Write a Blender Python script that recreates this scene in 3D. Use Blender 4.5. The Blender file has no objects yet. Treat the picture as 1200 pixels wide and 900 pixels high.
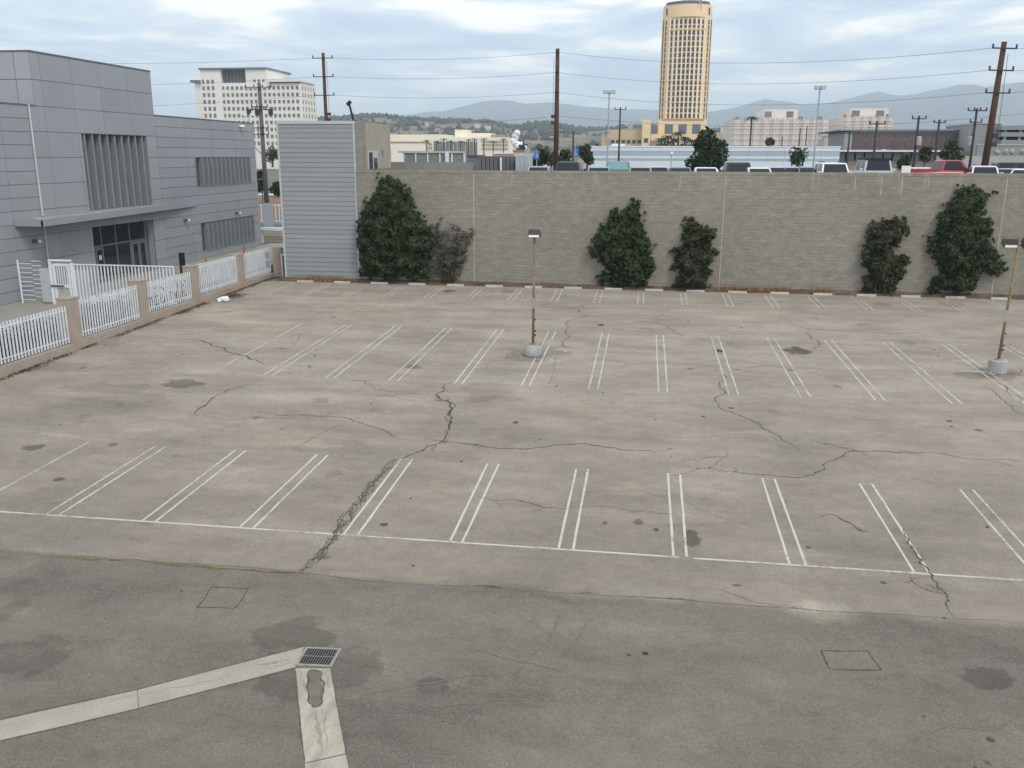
import bpy, bmesh, math, random
import numpy as np
from mathutils import Vector, Matrix, noise as mnoise
random.seed(7)
R = math.radians
scene = bpy.context.scene
COL = scene.collection

# ------------------------------------------------------------------ camera
F_PX, PITCH, ROLL, YAW, CAM_H = 1038.2586, 0.2526, 0.0034, 0.1481, 8.0954
cy_, sy_ = math.cos(YAW), math.sin(YAW)
FW = Vector((-sy_*math.cos(PITCH), cy_*math.cos(PITCH), -math.sin(PITCH)))
RT = Vector((cy_, sy_, 0)); UPV = RT.cross(FW)
R2 = RT*math.cos(ROLL) + UPV*math.sin(ROLL)
U2 = -RT*math.sin(ROLL) + UPV*math.cos(ROLL)
CAM = Vector((0, 0, CAM_H))
cam = bpy.data.cameras.new('camera'); camo = bpy.data.objects.new('camera', cam); COL.objects.link(camo)
cam.sensor_width = 36; cam.lens = F_PX/1200*36; cam.clip_start = .1; cam.clip_end = 40000
m = Matrix((R2, U2, -FW)).transposed().to_4x4(); m.translation = CAM
camo.matrix_world = m
scene.camera = camo

# ------------------------------------------------------------------ sky, sun, exposure
SUN_EL, SUN_AZ = R(48), R(138)          # azimuth clockwise from +Y; sun behind and right of the camera
w = bpy.data.worlds.new('World'); scene.world = w; w.use_nodes = True
nt = w.node_tree; N = nt.nodes; L = nt.links
N.clear()
def nd(nt, t, **k):
    n = nt.nodes.new(t)
    for a, b in k.items():
        if a.startswith('i_'): n.inputs[a[2:].replace('_', ' ')].default_value = b
        else: setattr(n, a, b)
    return n
sky = nd(nt, 'ShaderNodeTexSky', sky_type='NISHITA', sun_disc=False, sun_elevation=SUN_EL, sun_rotation=SUN_AZ,
         air_density=1.3, dust_density=2.5, ozone_density=1.0)
tc = nd(nt, 'ShaderNodeTexCoord')
sep = nd(nt, 'ShaderNodeSeparateXYZ'); L.new(tc.outputs['Generated'], sep.inputs[0])
zc = nd(nt, 'ShaderNodeMath', operation='MAXIMUM'); L.new(sep.outputs[2], zc.inputs[0]); zc.inputs[1].default_value = 0
za = nd(nt, 'ShaderNodeMath', operation='ADD'); L.new(zc.outputs[0], za.inputs[0]); za.inputs[1].default_value = .09
dx = nd(nt, 'ShaderNodeMath', operation='DIVIDE'); L.new(sep.outputs[0], dx.inputs[0]); L.new(za.outputs[0], dx.inputs[1])
dy = nd(nt, 'ShaderNodeMath', operation='DIVIDE'); L.new(sep.outputs[1], dy.inputs[0]); L.new(za.outputs[0], dy.inputs[1])
cb = nd(nt, 'ShaderNodeCombineXYZ'); L.new(dx.outputs[0], cb.inputs[0]); L.new(dy.outputs[0], cb.inputs[1])
cn = nd(nt, 'ShaderNodeTexNoise'); L.new(cb.outputs[0], cn.inputs['Vector'])
cn.inputs['Scale'].default_value = .95; cn.inputs['Detail'].default_value = 9; cn.inputs['Roughness'].default_value = .56
cn.inputs['Distortion'].default_value = .35
cr = nd(nt, 'ShaderNodeValToRGB'); L.new(cn.outputs[0], cr.inputs[0])
cr.color_ramp.elements[0].position = .39; cr.color_ramp.elements[0].color = (0.47, 0.56, 0.71, 1)
cr.color_ramp.elements[1].position = .58; cr.color_ramp.elements[1].color = (1.12, 1.08, 1.01, 1)
e = cr.color_ramp.elements.new(.47); e.color = (0.60, 0.69, 0.80, 1)
e = cr.color_ramp.elements.new(.53); e.color = (0.78, 0.83, 0.87, 1)
# overcast sky: horizon pale, zenith somewhat brighter
hz = nd(nt, 'ShaderNodeMapRange'); L.new(sep.outputs[2], hz.inputs[0]); hz.inputs[1].default_value = 0.0; hz.inputs[2].default_value = 1.0
hz.inputs[3].default_value = 1.28; hz.inputs[4].default_value = 1.0
hm = nd(nt, 'ShaderNodeVectorMath', operation='SCALE'); L.new(cr.outputs[0], hm.inputs[0]); L.new(hz.outputs[0], hm.inputs['Scale'])
hf = nd(nt, 'ShaderNodeMapRange'); L.new(sep.outputs[2], hf.inputs[0]); hf.inputs[1].default_value = -0.01; hf.inputs[2].default_value = .09
mixh = nd(nt, 'ShaderNodeMix', data_type='RGBA'); L.new(hf.outputs[0], mixh.inputs[0])
mixh.inputs[6].default_value = (1.0, 1.06, 1.10, 1); L.new(hm.outputs[0], mixh.inputs[7])
b1 = nd(nt, 'ShaderNodeBackground'); L.new(sky.outputs[0], b1.inputs[0]); b1.inputs[1].default_value = .07
b2 = nd(nt, 'ShaderNodeBackground'); L.new(mixh.outputs[2], b2.inputs[0]); b2.inputs[1].default_value = 1.22
mx = nd(nt, 'ShaderNodeMixShader'); mx.inputs[0].default_value = .86; L.new(b1.outputs[0], mx.inputs[1]); L.new(b2.outputs[0], mx.inputs[2])
wo = nd(nt, 'ShaderNodeOutputWorld'); L.new(mx.outputs[0], wo.inputs[0])

sl = bpy.data.lights.new('sun', 'SUN'); so = bpy.data.objects.new('sun', sl); COL.objects.link(so)
sl.energy = 1.5; sl.angle = R(14); sl.color = (1, .94, .85)
sd = Vector((math.sin(SUN_AZ)*math.cos(SUN_EL), math.cos(SUN_AZ)*math.cos(SUN_EL), math.sin(SUN_EL)))
so.rotation_euler = sd.to_track_quat('Z', 'Y').to_euler()
vs = scene.view_settings; vs.view_transform = 'Standard'; vs.look = 'None'; vs.exposure = 0.06; vs.gamma = 1

# ------------------------------------------------------------------ photo-ray helpers (true 3-D positions)
def ray(px, py): return FW*F_PX + R2*(px-600) - U2*(py-450)
LOT_Y, LOT_S = 55.6835, .02
def lz(y): return LOT_S*(min(y, LOT_Y)-LOT_Y)
def G(px, py, z=None):
    d = ray(px, py)
    if z is None: t = (LOT_S*(0-LOT_Y)-CAM_H)/(d.z-LOT_S*d.y)
    else: t = (z-CAM_H)/d.z
    return CAM + d*t
def onY(px, py, Y): d = ray(px, py); return CAM + d*(Y/d.y)
def onX(px, py, X): d = ray(px, py); return CAM + d*(X/d.x)

# ------------------------------------------------------------------ materials
def mat(name, col, rough=.8, var=.12, vscale=1.5, fine=0, fscale=40, bump=0, bscale=30, metal=0, objvar=0, spec=.3, stretch=None, island=0):
    m = bpy.data.materials.new(name); m.use_nodes = True
    nt = m.node_tree; b = nt.nodes['Principled BSDF']
    b.inputs['Roughness'].default_value = rough; b.inputs['Metallic'].default_value = metal
    b.inputs['Specular IOR Level'].default_value = spec
    g = nd(nt, 'ShaderNodeNewGeometry'); vec = g.outputs['Position']
    if stretch:
        mp = nd(nt, 'ShaderNodeMapping'); nt.links.new(vec, mp.inputs[0]); mp.inputs['Scale'].default_value = stretch; vec = mp.outputs[0]
    val = None
    def add(o):
        nonlocal val
        if val is None: val = o
        else:
            a = nd(nt, 'ShaderNodeMath', operation='ADD'); nt.links.new(val, a.inputs[0]); nt.links.new(o, a.inputs[1]); val = a.outputs[0]
    def noise(scale, amp, det=4):
        n = nd(nt, 'ShaderNodeTexNoise'); nt.links.new(vec, n.inputs['Vector']); n.inputs['Scale'].default_value = scale; n.inputs['Detail'].default_value = det
        r = nd(nt, 'ShaderNodeMapRange'); nt.links.new(n.outputs[0], r.inputs[0]); r.inputs[1].default_value = .25; r.inputs[2].default_value = .75
        r.inputs[3].default_value = -amp; r.inputs[4].default_value = amp; add(r.outputs[0]); return n
    noise(vscale, var)
    if fine: noise(fscale, fine, 2)
    if objvar:
        oi = nd(nt, 'ShaderNodeObjectInfo'); r = nd(nt, 'ShaderNodeMapRange'); nt.links.new(oi.outputs['Random'], r.inputs[0])
        r.inputs[3].default_value = -objvar; r.inputs[4].default_value = objvar; add(r.outputs[0])
    if island:
        r = nd(nt, 'ShaderNodeMapRange'); nt.links.new(g.outputs['Random Per Island'], r.inputs[0])
        r.inputs[3].default_value = -island; r.inputs[4].default_value = island; add(r.outputs[0])
    a = nd(nt, 'ShaderNodeMath', operation='ADD'); nt.links.new(val, a.inputs[0]); a.inputs[1].default_value = 1
    s = nd(nt, 'ShaderNodeVectorMath', operation='SCALE'); s.inputs[0].default_value = col[:3]; nt.links.new(a.outputs[0], s.inputs['Scale'])
    nt.links.new(s.outputs[0], b.inputs['Base Color'])
    if bump:
        n = nd(nt, 'ShaderNodeTexNoise'); nt.links.new(vec, n.inputs['Vector']); n.inputs['Scale'].default_value = bscale; n.inputs['Detail'].default_value = 3
        bp = nd(nt, 'ShaderNodeBump'); bp.inputs['Strength'].default_value = bump; bp.inputs['Distance'].default_value = .02
        nt.links.new(n.outputs[0], bp.inputs['Height']); nt.links.new(bp.outputs[0], b.inputs['Normal'])
    m['s'] = 1
    return m
def glass(name, col=(.02, .025, .03), rough=.08):
    m = mat(name, col, rough, .1, .6, spec=.6); return m

M = {}
M['panel'] = mat('grey_aluminium_panel', (.31, .322, .345), .42, .05, .35, objvar=.045, spec=.45, fine=.02, fscale=6)
M['panel_light'] = mat('side_face_panel', (.31, .322, .345), .42, .05, .35, objvar=.045, spec=.45)
M['joint'] = mat('dark_joint', (.185, .192, .205), .8, .1)
M['coping'] = mat('roof_coping', (.13, .14, .155), .5, .1)
M['fin'] = mat('grey_fin', (.24, .27, .29), .45, .06, .8)
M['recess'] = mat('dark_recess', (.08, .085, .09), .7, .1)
M['white'] = mat('white_paint', (.72, .76, .8), .5, .06, 1.2, fine=.03, fscale=8)
M['whitedirty'] = mat('weathered_white_paint', (.66, .7, .74), .55, .12, 2.2, fine=.06, fscale=12)
M['pillar'] = mat('pink_split_block', (.39, .32, .265), .9, .12, 1.6, fine=.18, fscale=22, bump=.8, bscale=25)
M['soil'] = mat('bare_soil', (.125, .09, .066), .95, .5, 1.3, fine=.25, fscale=16, bump=.7, bscale=20)
M['siding'] = mat('grey_lap_siding', (.275, .293, .302), .55, .07, .7, objvar=.04, stretch=(.15, 1, 3))
M['trim'] = mat('pale_corner_trim', (.46, .49, .50), .5, .05)
M['glass'] = glass('dark_glass')
M['frame'] = mat('window_frame', (.18, .19, .2), .5, .05)
M['wood_pole'] = mat('brown_wood_pole', (.085, .046, .034), .85, .25, 3, fine=.15, fscale=20, stretch=(3, 3, .4))
M['grey_pole'] = mat('grey_wood_pole', (.12, .115, .115), .85, .2, 3, stretch=(3, 3, .4))
M['dark_pole'] = mat('dark_wood_pole', (.045, .04, .042), .85, .2, 3)
M['steel'] = mat('galvanised_steel', (.36, .39, .42), .5, .08)
M['insul'] = mat('insulator_dark', (.05, .05, .055), .6, .1)
M['wire'] = mat('wire', (.11, .115, .125), .7, .05)
M['rust'] = mat('rusty_tan_pole', (.25, .175, .105), .75, .25, 2.5, fine=.3, fscale=9, stretch=(1, 1, .5))
M['lamphead'] = mat('bronze_lamp_head', (.07, .06, .05), .55, .15, 4)
M['lens'] = mat('lamp_lens', (.7, .72, .7), .2, .05)
M['concrete'] = mat('pale_concrete', (.36, .33, .275), .9, .14, 1.3, fine=.1, fscale=25, bump=.3, bscale=30)
M['concrete2'] = mat('mottled_concrete_base', (.36, .37, .36), .9, .22, 3, fine=.1, fscale=25, bump=.3, bscale=30)
M['walk'] = mat('walkway_concrete', (.30, .29, .25), .9, .12, .7, fine=.08, fscale=20)
M['stop'] = mat('wheel_stop_concrete', (.43, .42, .385), .85, .15, 4)
M['grate'] = mat('cast_iron_grate', (.05, .05, .05), .6, .2, 8)
M['pit'] = mat('drain_pit', (.012, .012, .012), .9, .1)
M['crack'] = mat('crack_filling', (.095, .083, .068), .95, .35, 6)
M['faint'] = mat('faint_crack', (.17, .15, .125), .95, .25, 4)
M['moss'] = mat('dry_weeds', (.16, .13, .05), .95, .45, 5, fine=.3, fscale=20)
M['drygrass'] = mat('dry_grass', (.33, .2, .09), .95, .15, 2, island=.35)
M['plastic'] = mat('white_plastic', (.8, .8, .82), .4, .05)
M['orange'] = mat('orange_bollard', (.42, .13, .07), .6, .1)
M['black'] = mat('black_post', (.018, .018, .02), .5, .1)
M['trunk'] = mat('bark', (.07, .052, .038), .95, .2, 5)
def leafmat(name, col, island=.45, var=.38, vs=1.1):
    m = mat(name, col, .6, var, vs, island=island, spec=.25)
    return m
M['leaf'] = leafmat('dark_ivy_leaf', (.034, .056, .022))
M['leaf2'] = leafmat('olive_shrub_leaf', (.042, .052, .024))
M['leafbrown'] = leafmat('dry_brown_leaf', (.078, .073, .055), .4)
M['leaffar'] = leafmat('tree_leaf', (.045, .062, .028))
M['palm'] = leafmat('palm_frond', (.035, .06, .035))

# ------------------------------------------------------------------ mesh helpers
ORG = {}
def tag(o, label=None, cat=None, group=None, kind=None):
    if label: o['label'] = label
    if cat: o['category'] = cat
    if group: o['group'] = group
    if kind: o['kind'] = kind
    return o
def thing(name, label, cat, loc=(0, 0, 0), group=None):
    o = bpy.data.objects.new(name, None); COL.objects.link(o); o.location = loc; o.empty_display_size = .3
    ORG[o.name] = Vector(loc); return tag(o, label, cat, group)
class MB:
    def __init__(s): s.v = []; s.f = []; s.mi = []
    def add(s, vs, fs, mi=0):
        n = len(s.v); s.v += [tuple(v) for v in vs]; s.f += [tuple(i+n for i in f) for f in fs]; s.mi += [mi]*len(fs); return s
    def box(s, x0, x1, y0, y1, z0, z1, mi=0):
        return s.add([(x0, y0, z0), (x1, y0, z0), (x1, y1, z0), (x0, y1, z0), (x0, y0, z1), (x1, y0, z1), (x1, y1, z1), (x0, y1, z1)],
                     [(3, 2, 1, 0), (4, 5, 6, 7), (0, 1, 5, 4), (1, 2, 6, 5), (2, 3, 7, 6), (3, 0, 4, 7)], mi)
    def prism(s, poly, z0, z1, mi=0, top=None):
        n = len(poly); t = top or poly
        a = [(p[0], p[1], z0) for p in poly]+[(p[0], p[1], z1) for p in t]
        return s.add(a, [tuple(range(n))[::-1], tuple(range(n, 2*n))]+[(i, (i+1) % n, n+(i+1) % n, n+i) for i in range(n)], mi)
    def tube(s, p, q, r0, r1=None, n=8, mi=0):
        p, q = Vector(p), Vector(q); r1 = r0 if r1 is None else r1
        d = (q-p).normalized(); a = d.orthogonal().normalized(); b = d.cross(a)
        vs = [p+(a*math.cos(t)+b*math.sin(t))*r0 for t in [2*math.pi*i/n for i in range(n)]]+[q+(a*math.cos(t)+b*math.sin(t))*r1 for t in [2*math.pi*i/n for i in range(n)]]
        return s.add(vs, [tuple(range(n))[::-1], tuple(range(n, 2*n))]+[(i, (i+1) % n, n+(i+1) % n, n+i) for i in range(n)], mi)
    def path(s, pts, r, n=6, mi=0):
        for a, b in zip(pts, pts[1:]): s.tube(a, b, r, r, n, mi)
        return s
    def lathe(s, c, prof, n=16, mi=0):
        c = Vector(c); vs = []
        for r, z in prof:
            for i in range(n):
                t = 2*math.pi*i/n; vs.append(c+Vector((r*math.cos(t), r*math.sin(t), z)))
        k = len(prof)
        fs = [(j*n+i, j*n+(i+1) % n, (j+1)*n+(i+1) % n, (j+1)*n+i) for j in range(k-1) for i in range(n)]
        fs += [tuple(range(n))[::-1], tuple(range((k-1)*n, k*n))]
        return s.add(vs, fs, mi)
    def build(s, name, mats, parent=None, smooth=False):
        me = bpy.data.meshes.new(name)
        og = ORG.get(parent.name, Vector()) if parent else Vector()
        me.from_pydata([(v[0]-og[0], v[1]-og[1], v[2]-og[2]) for v in s.v], [], s.f)
        if not isinstance(mats, (list, tuple)): mats = [mats]
        for q in mats: me.materials.append(q)
        if len(mats) > 1: me.polygons.foreach_set('material_index', s.mi)
        if smooth: me.polygons.foreach_set('use_smooth', [True]*len(me.polygons))
        me.update()
        o = bpy.data.objects.new(name, me); COL.objects.link(o)
        if parent: o.parent = parent
        ORG[o.name] = og.copy() if parent else Vector()
        return o
CB = {}
def cbox(name, x0, x1, y0, y1, z0, z1, ma, parent=None, ch=0):
    """a box piece that shares its mesh with every other piece of the same size and material"""
    k = (round(x1-x0, 3), round(y1-y0, 3), round(z1-z0, 3), ma.name, ch)
    if k not in CB:
        a, b, c = k[0]/2, k[1]/2, k[2]/2
        mb = MB()
        if ch:
            h = min(ch, a*.9, b*.9, c*.9)
            bm = bmesh.new(); bmesh.ops.create_cube(bm, size=1)
            for v in bm.verts: v.co = (v.co.x*2*a, v.co.y*2*b, v.co.z*2*c)
            bmesh.ops.bevel(bm, geom=bm.edges[:], offset=h, segments=1, affect='EDGES')
            me = bpy.data.meshes.new(name); bm.to_mesh(me); bm.free()
        else:
            mb.box(-a, a, -b, b, -c, c); me = bpy.data.meshes.new(name); me.from_pydata(mb.v, [], mb.f)
        me.materials.append(ma); CB[k] = me
    o = bpy.data.objects.new(name, CB[k]); COL.objects.link(o)
    c = Vector(((x0+x1)/2, (y0+y1)/2, (z0+z1)/2))
    if parent: o.parent = parent; o.location = c-ORG.get(parent.name, Vector())
    else: o.location = c
    ORG[o.name] = c
    return o
def copy_tree(o, parent=None):
    c = o.copy(); COL.objects.link(c)
    if parent: c.parent = parent
    for ch in list(o.children): copy_tree(ch, c)
    return c

# ================================================================== SETTING: ground
gm = mat('city_ground', (.16, .15, .125), .95, .25, .02, fine=.15, fscale=.3)
g = MB()
xs = [-16000, -400, -120, -60, 0, 60, 120, 400, 16000]; ys = [-60, 0, 20, 40, LOT_Y, 70, 200, 600, 2000, 16000]
zo = lambda y: lz(y)-.03
g.add([(x, y, zo(y)) for y in ys for x in xs], [(j*9+i, j*9+i+1, (j+1)*9+i+1, (j+1)*9+i) for j in range(len(ys)-1) for i in range(8)])
tag(g.build('ground', gm), kind='structure')

# --- asphalt material with shaped stains, and contact shade painted around the lamp bases
STAINS_SHADE = []
def stain_shade(px, py, rx, ry, k, tint=(1, 1, 1), hard=.5, rot=0):
    c = G(px, py); a = G(px+rx, py); b = G(px, py-ry); b2 = G(px, py+ry)
    STAINS_SHADE.append((c.x, c.y, max(.06, abs((a-c).x)), max(.06, abs(b.y-b2.y)/2), k, tint, hard, rot))
for a in [(212, 449, 26, 5, .55), (38, 525, 13, 4, .5), (133, 521, 6, 2, .6), (933, 411, 15, 4.2, .38), (842, 411, 5.5, 2, .25), (704, 381, 4, 1.4, .3),
          (810, 631, 11, 10, .5), (450, 615, 5, 2.2, .35), (376, 470, 11, 3, .75), (485, 430, 9, 3, .6), (1066, 402, 9, 2.2, .75), (1156, 794, 27, 14, .66),
          (505, 803, 18, 9, .75), (572, 458, 27, 13, .86), (590, 430, 20, 12, .9), (862, 405, 14, 4, .85), (748, 612, 5, 4, .55), (709, 613, 3, 2, .5),
          (770, 621, 3.5, 2, .4), (757, 765, 4, 1.8, .3), (45, 768, 44, 27, .82), (4, 722, 15, 22, .8), (345, 745, 62, 20, .72), (412, 785, 36, 28, .76),
          (340, 803, 34, 17, .74), (100, 480, 55, 13, .86), (170, 470, 30, 10, .88), (150, 430, 40, 10, .88), (862, 686, 6, 2, .55), (1037, 683, 4, 2, .5),
          (604, 495, 3, 2, .4), (595, 342, 8, 2, .7), (525, 341, 7, 1.6, .5), (980, 453, 5, 2, .7), (906, 482, 6, 2, .8), (1010, 380, 8, 1.5, .8),
          (1100, 880, 45, 20, .93), (30, 690, 40, 16, .9), (390, 555, 9, 5, .8), (130, 455, 45, 7, .85), (300, 490, 5, 2, .7), (330, 503, 5, 1.5, .8),
          (1115, 357, 14, 3, .8), (1035, 357, 10, 2.5, .8), (640, 413, 30, 4, .8), (1145, 440, 26, 4, .75), (100, 400, 60, 5, .85), (60, 430, 70, 6, .85), (622, 419, 26, 5, .74), (1166, 438, 30, 6, .72), (520, 395, 60, 5, .88), (240, 350, 50, 4, .82), (20, 600, 50, 30, .88), (1000, 640, 60, 14, .90), (870, 590, 50, 10, .92)]:  # ellipses around both lamp bases paint in contact shadow; the others are stains
    stain_shade(*a)
for a in [(745, 574, 30, 7, 1.12), (565, 415, 22, 6, 1.13), (645, 423, 16, 3, 1.25), (490, 487, 40, 6, 1.09), (960, 718, 34, 9, 1.5), (10, 660, 32, 18, 1.25),
          (516, 565, 14, 7, 1.06), (680, 482, 22, 3, 1.1), (610, 525, 30, 3, 1.0), (350, 515, 60, 8, 1.05), (300, 380, 60, 6, 1.1), (430, 356, 50, 5, 1.12),
          (900, 367, 40, 4, 1.07), (840, 487, 30, 5, 1.06), (410, 674, 30, 4, 1.18), (500, 677, 40, 3, 1.1), (720, 690, 80, 4, 1.1), (745, 530, 30, 4, 1.12), (661, 410, 5, 2, 1.4), (260, 365, 50, 5, 1.1)]:
    stain_shade(*a, tint=(1, .99, .94))
def asphalt(name, base, seam_y=None):
    m = bpy.data.materials.new(name); m.use_nodes = True; nt = m.node_tree; L = nt.links; b = nt.nodes['Principled BSDF']
    b.inputs['Roughness'].default_value = .93; b.inputs['Specular IOR Level'].default_value = .2
    g = nd(nt, 'ShaderNodeNewGeometry'); P = g.outputs['Position']
    def noise(sc, det, rough=.5, st=None, dist=0):
        v = P
        if st: mp = nd(nt, 'ShaderNodeMapping'); L.new(P, mp.inputs[0]); mp.inputs['Scale'].default_value = st; v = mp.outputs[0]
        n = nd(nt, 'ShaderNodeTexNoise'); L.new(v, n.inputs['Vector']); n.inputs['Scale'].default_value = sc; n.inputs['Detail'].default_value = det
        n.inputs['Roughness'].default_value = rough; n.inputs['Distortion'].default_value = dist; return n.outputs[0]
    def rng(o, a, bb, lo, hi, clamp=True):
        r = nd(nt, 'ShaderNodeMapRange'); r.clamp = clamp; L.new(o, r.inputs[0])
        for i, q in enumerate((a, bb, lo, hi)): r.inputs[i+1].default_value = q
        return r.outputs[0]
    def mul(a, c):
        q = nd(nt, 'ShaderNodeMath', operation='MULTIPLY')
        for i, z in enumerate((a, c)):
            if isinstance(z, (int, float)): q.inputs[i].default_value = z
            else: L.new(z, q.inputs[i])
        return q.outputs[0]
    # y-dependent: the service lane in front is a newer, darker asphalt; its edge wanders a little
    sp = nd(nt, 'ShaderNodeSeparateXYZ'); L.new(P, sp.inputs[0])
    wob = rng(noise(.8, 4), .3, .7, -.12, .12)
    ya = nd(nt, 'ShaderNodeMath', operation='ADD'); L.new(sp.outputs[1], ya.inputs[0]); L.new(wob, ya.inputs[1])
    lane = rng(ya.outputs[0], 16.75, 17.0, 0, 1)
    patch = rng(noise(.33, 5, .6, (1, 1.8, 1)), .3, .72, .80, 1.15)
    streak = rng(noise(.55, 5, .6, (.30, 1.6, 1), .6), .3, .7, .88, 1.10)
    med = rng(noise(2.6, 5, .65), .3, .7, .91, 1.09)
    fine = rng(noise(17, 4, .8), .25, .75, .74, 1.26)
    grit = rng(noise(48, 2, .8), .58, .72, 0, 1)
    v = mul(mul(mul(patch, streak), med), fine)
    mixc = nd(nt, 'ShaderNodeMix', data_type='RGBA'); L.new(lane, mixc.inputs[0])
    mixc.inputs[6].default_value = (.230, .2025, .170, 1); mixc.inputs[7].default_value = (.322, .2815, .233, 1)
    bleach = rng(ya.outputs[0], 17.0, 34, .80, 1.02); v = mul(v, bleach)
    # lighter, browner towards mid lot where sun has bleached the binder
    blch = rng(noise(.12, 3), .35, .65, .93, 1.06)
    v = mul(v, blch)
    col = nd(nt, 'ShaderNodeVectorMath', operation='SCALE'); L.new(mixc.outputs[2], col.inputs[0]); L.new(v, col.inputs['Scale'])
    cur = col.outputs[0]
    gm_ = nd(nt, 'ShaderNodeMix', data_type='RGBA'); L.new(mul(grit, .85), gm_.inputs[0]); L.new(cur, gm_.inputs[6])
    gm_.inputs[7].default_value = (.40, .385, .35, 1); cur = gm_.outputs[2]
    # small oil drips and grime blotches scattered over the bays
    for sc_, th, kk, jit in ((.45, .085, .45, .55), (1.1, .06, .6, .72), (.23, .12, .72, .5)):
        vo = nd(nt, 'ShaderNodeTexVoronoi'); vd = nd(nt, 'ShaderNodeTexNoise'); L.new(P, vd.inputs['Vector']); vd.inputs['Scale'].default_value = 3.5; vd.inputs['Detail'].default_value = 4
        va = nd(nt, 'ShaderNodeVectorMath', operation='MULTIPLY_ADD'); L.new(vd.outputs['Color'], va.inputs[0]); va.inputs[1].default_value = (.35, .35, 0); L.new(P, va.inputs[2])
        L.new(va.outputs[0], vo.inputs['Vector']); vo.inputs['Scale'].default_value = sc_
        rs = nd(nt, 'ShaderNodeSeparateColor'); L.new(vo.outputs['Color'], rs.inputs[0])
        sel = rng(rs.outputs[0], jit, jit+.3, 0, 1); f = mul(rng(vo.outputs['Distance'], th*.5, th, 1, 0), sel)
        mm = nd(nt, 'ShaderNodeMix', data_type='RGBA', blend_type='MULTIPLY'); L.new(f, mm.inputs[0]); L.new(cur, mm.inputs[6]); mm.inputs[7].default_value = (kk, kk, kk, 1); cur = mm.outputs[2]
    blot = rng(noise(.7, 7, .65, (.7, 1.4, 1), 1.2), .56, .68, 1.0, .86)
    bs = nd(nt, 'ShaderNodeVectorMath', operation='SCALE'); L.new(cur, bs.inputs[0]); L.new(blot, bs.inputs['Scale']); cur = bs.outputs[0]
    # distorted position for stain and painted-shade outlines
    dn = nd(nt, 'ShaderNodeTexNoise'); L.new(P, dn.inputs['Vector']); dn.inputs['Scale'].default_value = 1.6; dn.inputs['Detail'].default_value = 8; dn.inputs['Roughness'].default_value = .62
    ds = nd(nt, 'ShaderNodeVectorMath', operation='SUBTRACT'); L.new(dn.outputs['Color'], ds.inputs[0]); ds.inputs[1].default_value = (.5, .5, .5)
    for (x, y, rx, ry, k, tint, hard, rot) in STAINS_SHADE:
        dsc = nd(nt, 'ShaderNodeVectorMath', operation='MULTIPLY'); L.new(ds.outputs[0], dsc.inputs[0])
        q = min(1.6, 1.4*min(rx, ry)); dsc.inputs[1].default_value = (q*2.1, q*2.0, 0)
        ad = nd(nt, 'ShaderNodeVectorMath', operation='ADD'); L.new(P, ad.inputs[0]); L.new(dsc.outputs[0], ad.inputs[1])
        mp = nd(nt, 'ShaderNodeVectorMath', operation='MULTIPLY_ADD'); L.new(ad.outputs[0], mp.inputs[0])
        mp.inputs[1].default_value = (1/rx, 1/ry, 0); mp.inputs[2].default_value = (-x/rx, -y/ry, 0)
        ln = nd(nt, 'ShaderNodeVectorMath', operation='LENGTH'); L.new(mp.outputs[0], ln.inputs[0])
        soft = .22 if k < .9 else .8
        if k > 1: soft = 1.0
        f = rng(ln.outputs['Value'], 1-soft*.5, 1+soft*.5, 1, 0)
        mm = nd(nt, 'ShaderNodeMix', data_type='RGBA', blend_type='MULTIPLY'); L.new(f, mm.inputs[0]); L.new(cur, mm.inputs[6])
        mm.inputs[7].default_value = (k*tint[0], k*tint[1], k*tint[2], 1); cur = mm.outputs[2]
    L.new(cur, b.inputs['Base Color'])
    bp = nd(nt, 'ShaderNodeBump'); bp.inputs['Strength'].default_value = .5; bp.inputs['Distance'].default_value = .01
    L.new(noise(60, 3, .7), bp.inputs['Height']); L.new(bp.outputs[0], b.inputs['Normal'])
    return m
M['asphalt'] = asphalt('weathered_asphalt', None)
lot = MB()
lx = [-25.0+85*i/12 for i in range(13)]; ly = [-10+(55.45+10)*i/16 for i in range(17)]
lot.add([(x, y, lz(y)) for y in ly for x in lx], [(j*13+i, j*13+i+1, (j+1)*13+i+1, (j+1)*13+i) for j in range(16) for i in range(12)])
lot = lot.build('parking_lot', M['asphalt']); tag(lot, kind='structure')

# --- painted stall lines: each its own worn strip, 4 mm above the asphalt
def paintmat(name, wear):
    m = bpy.data.materials.new(name); m.use_nodes = True; nt = m.node_tree; L = nt.links; b = nt.nodes['Principled BSDF']
    b.inputs['Roughness'].default_value = .85
    g = nd(nt, 'ShaderNodeNewGeometry')
    n = nd(nt, 'ShaderNodeTexNoise'); L.new(g.outputs['Position'], n.inputs['Vector']); n.inputs['Scale'].default_value = 9; n.inputs['Detail'].default_value = 6; n.inputs['Roughness'].default_value = .7
    n2 = nd(nt, 'ShaderNodeTexNoise'); L.new(g.outputs['Position'], n2.inputs['Vector']); n2.inputs['Scale'].default_value = .9; n2.inputs['Detail'].default_value = 2
    a = nd(nt, 'ShaderNodeMath', operation='MULTIPLY_ADD'); L.new(n2.outputs[0], a.inputs[0]); a.inputs[1].default_value = .6; L.new(n.outputs[0], a.inputs[2])
    r = nd(nt, 'ShaderNodeMapRange'); L.new(a.outputs[0], r.inputs[0]); r.inputs[1].default_value = wear-.08; r.inputs[2].default_value = wear+.08
    mx = nd(nt, 'ShaderNodeMix', data_type='RGBA'); L.new(r.outputs[0], mx.inputs[0])
    mx.inputs[6].default_value = (.32, .285, .245, 1); mx.inputs[7].default_value = (.55, .52, .475, 1); L.new(mx.outputs[2], b.inputs['Base Color'])
    return m
M['paint'] = paintmat('worn_white_paint', .74); M['paintold'] = paintmat('faded_white_paint', .77); M['paintfresh'] = paintmat('white_paint_line', .67)
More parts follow.
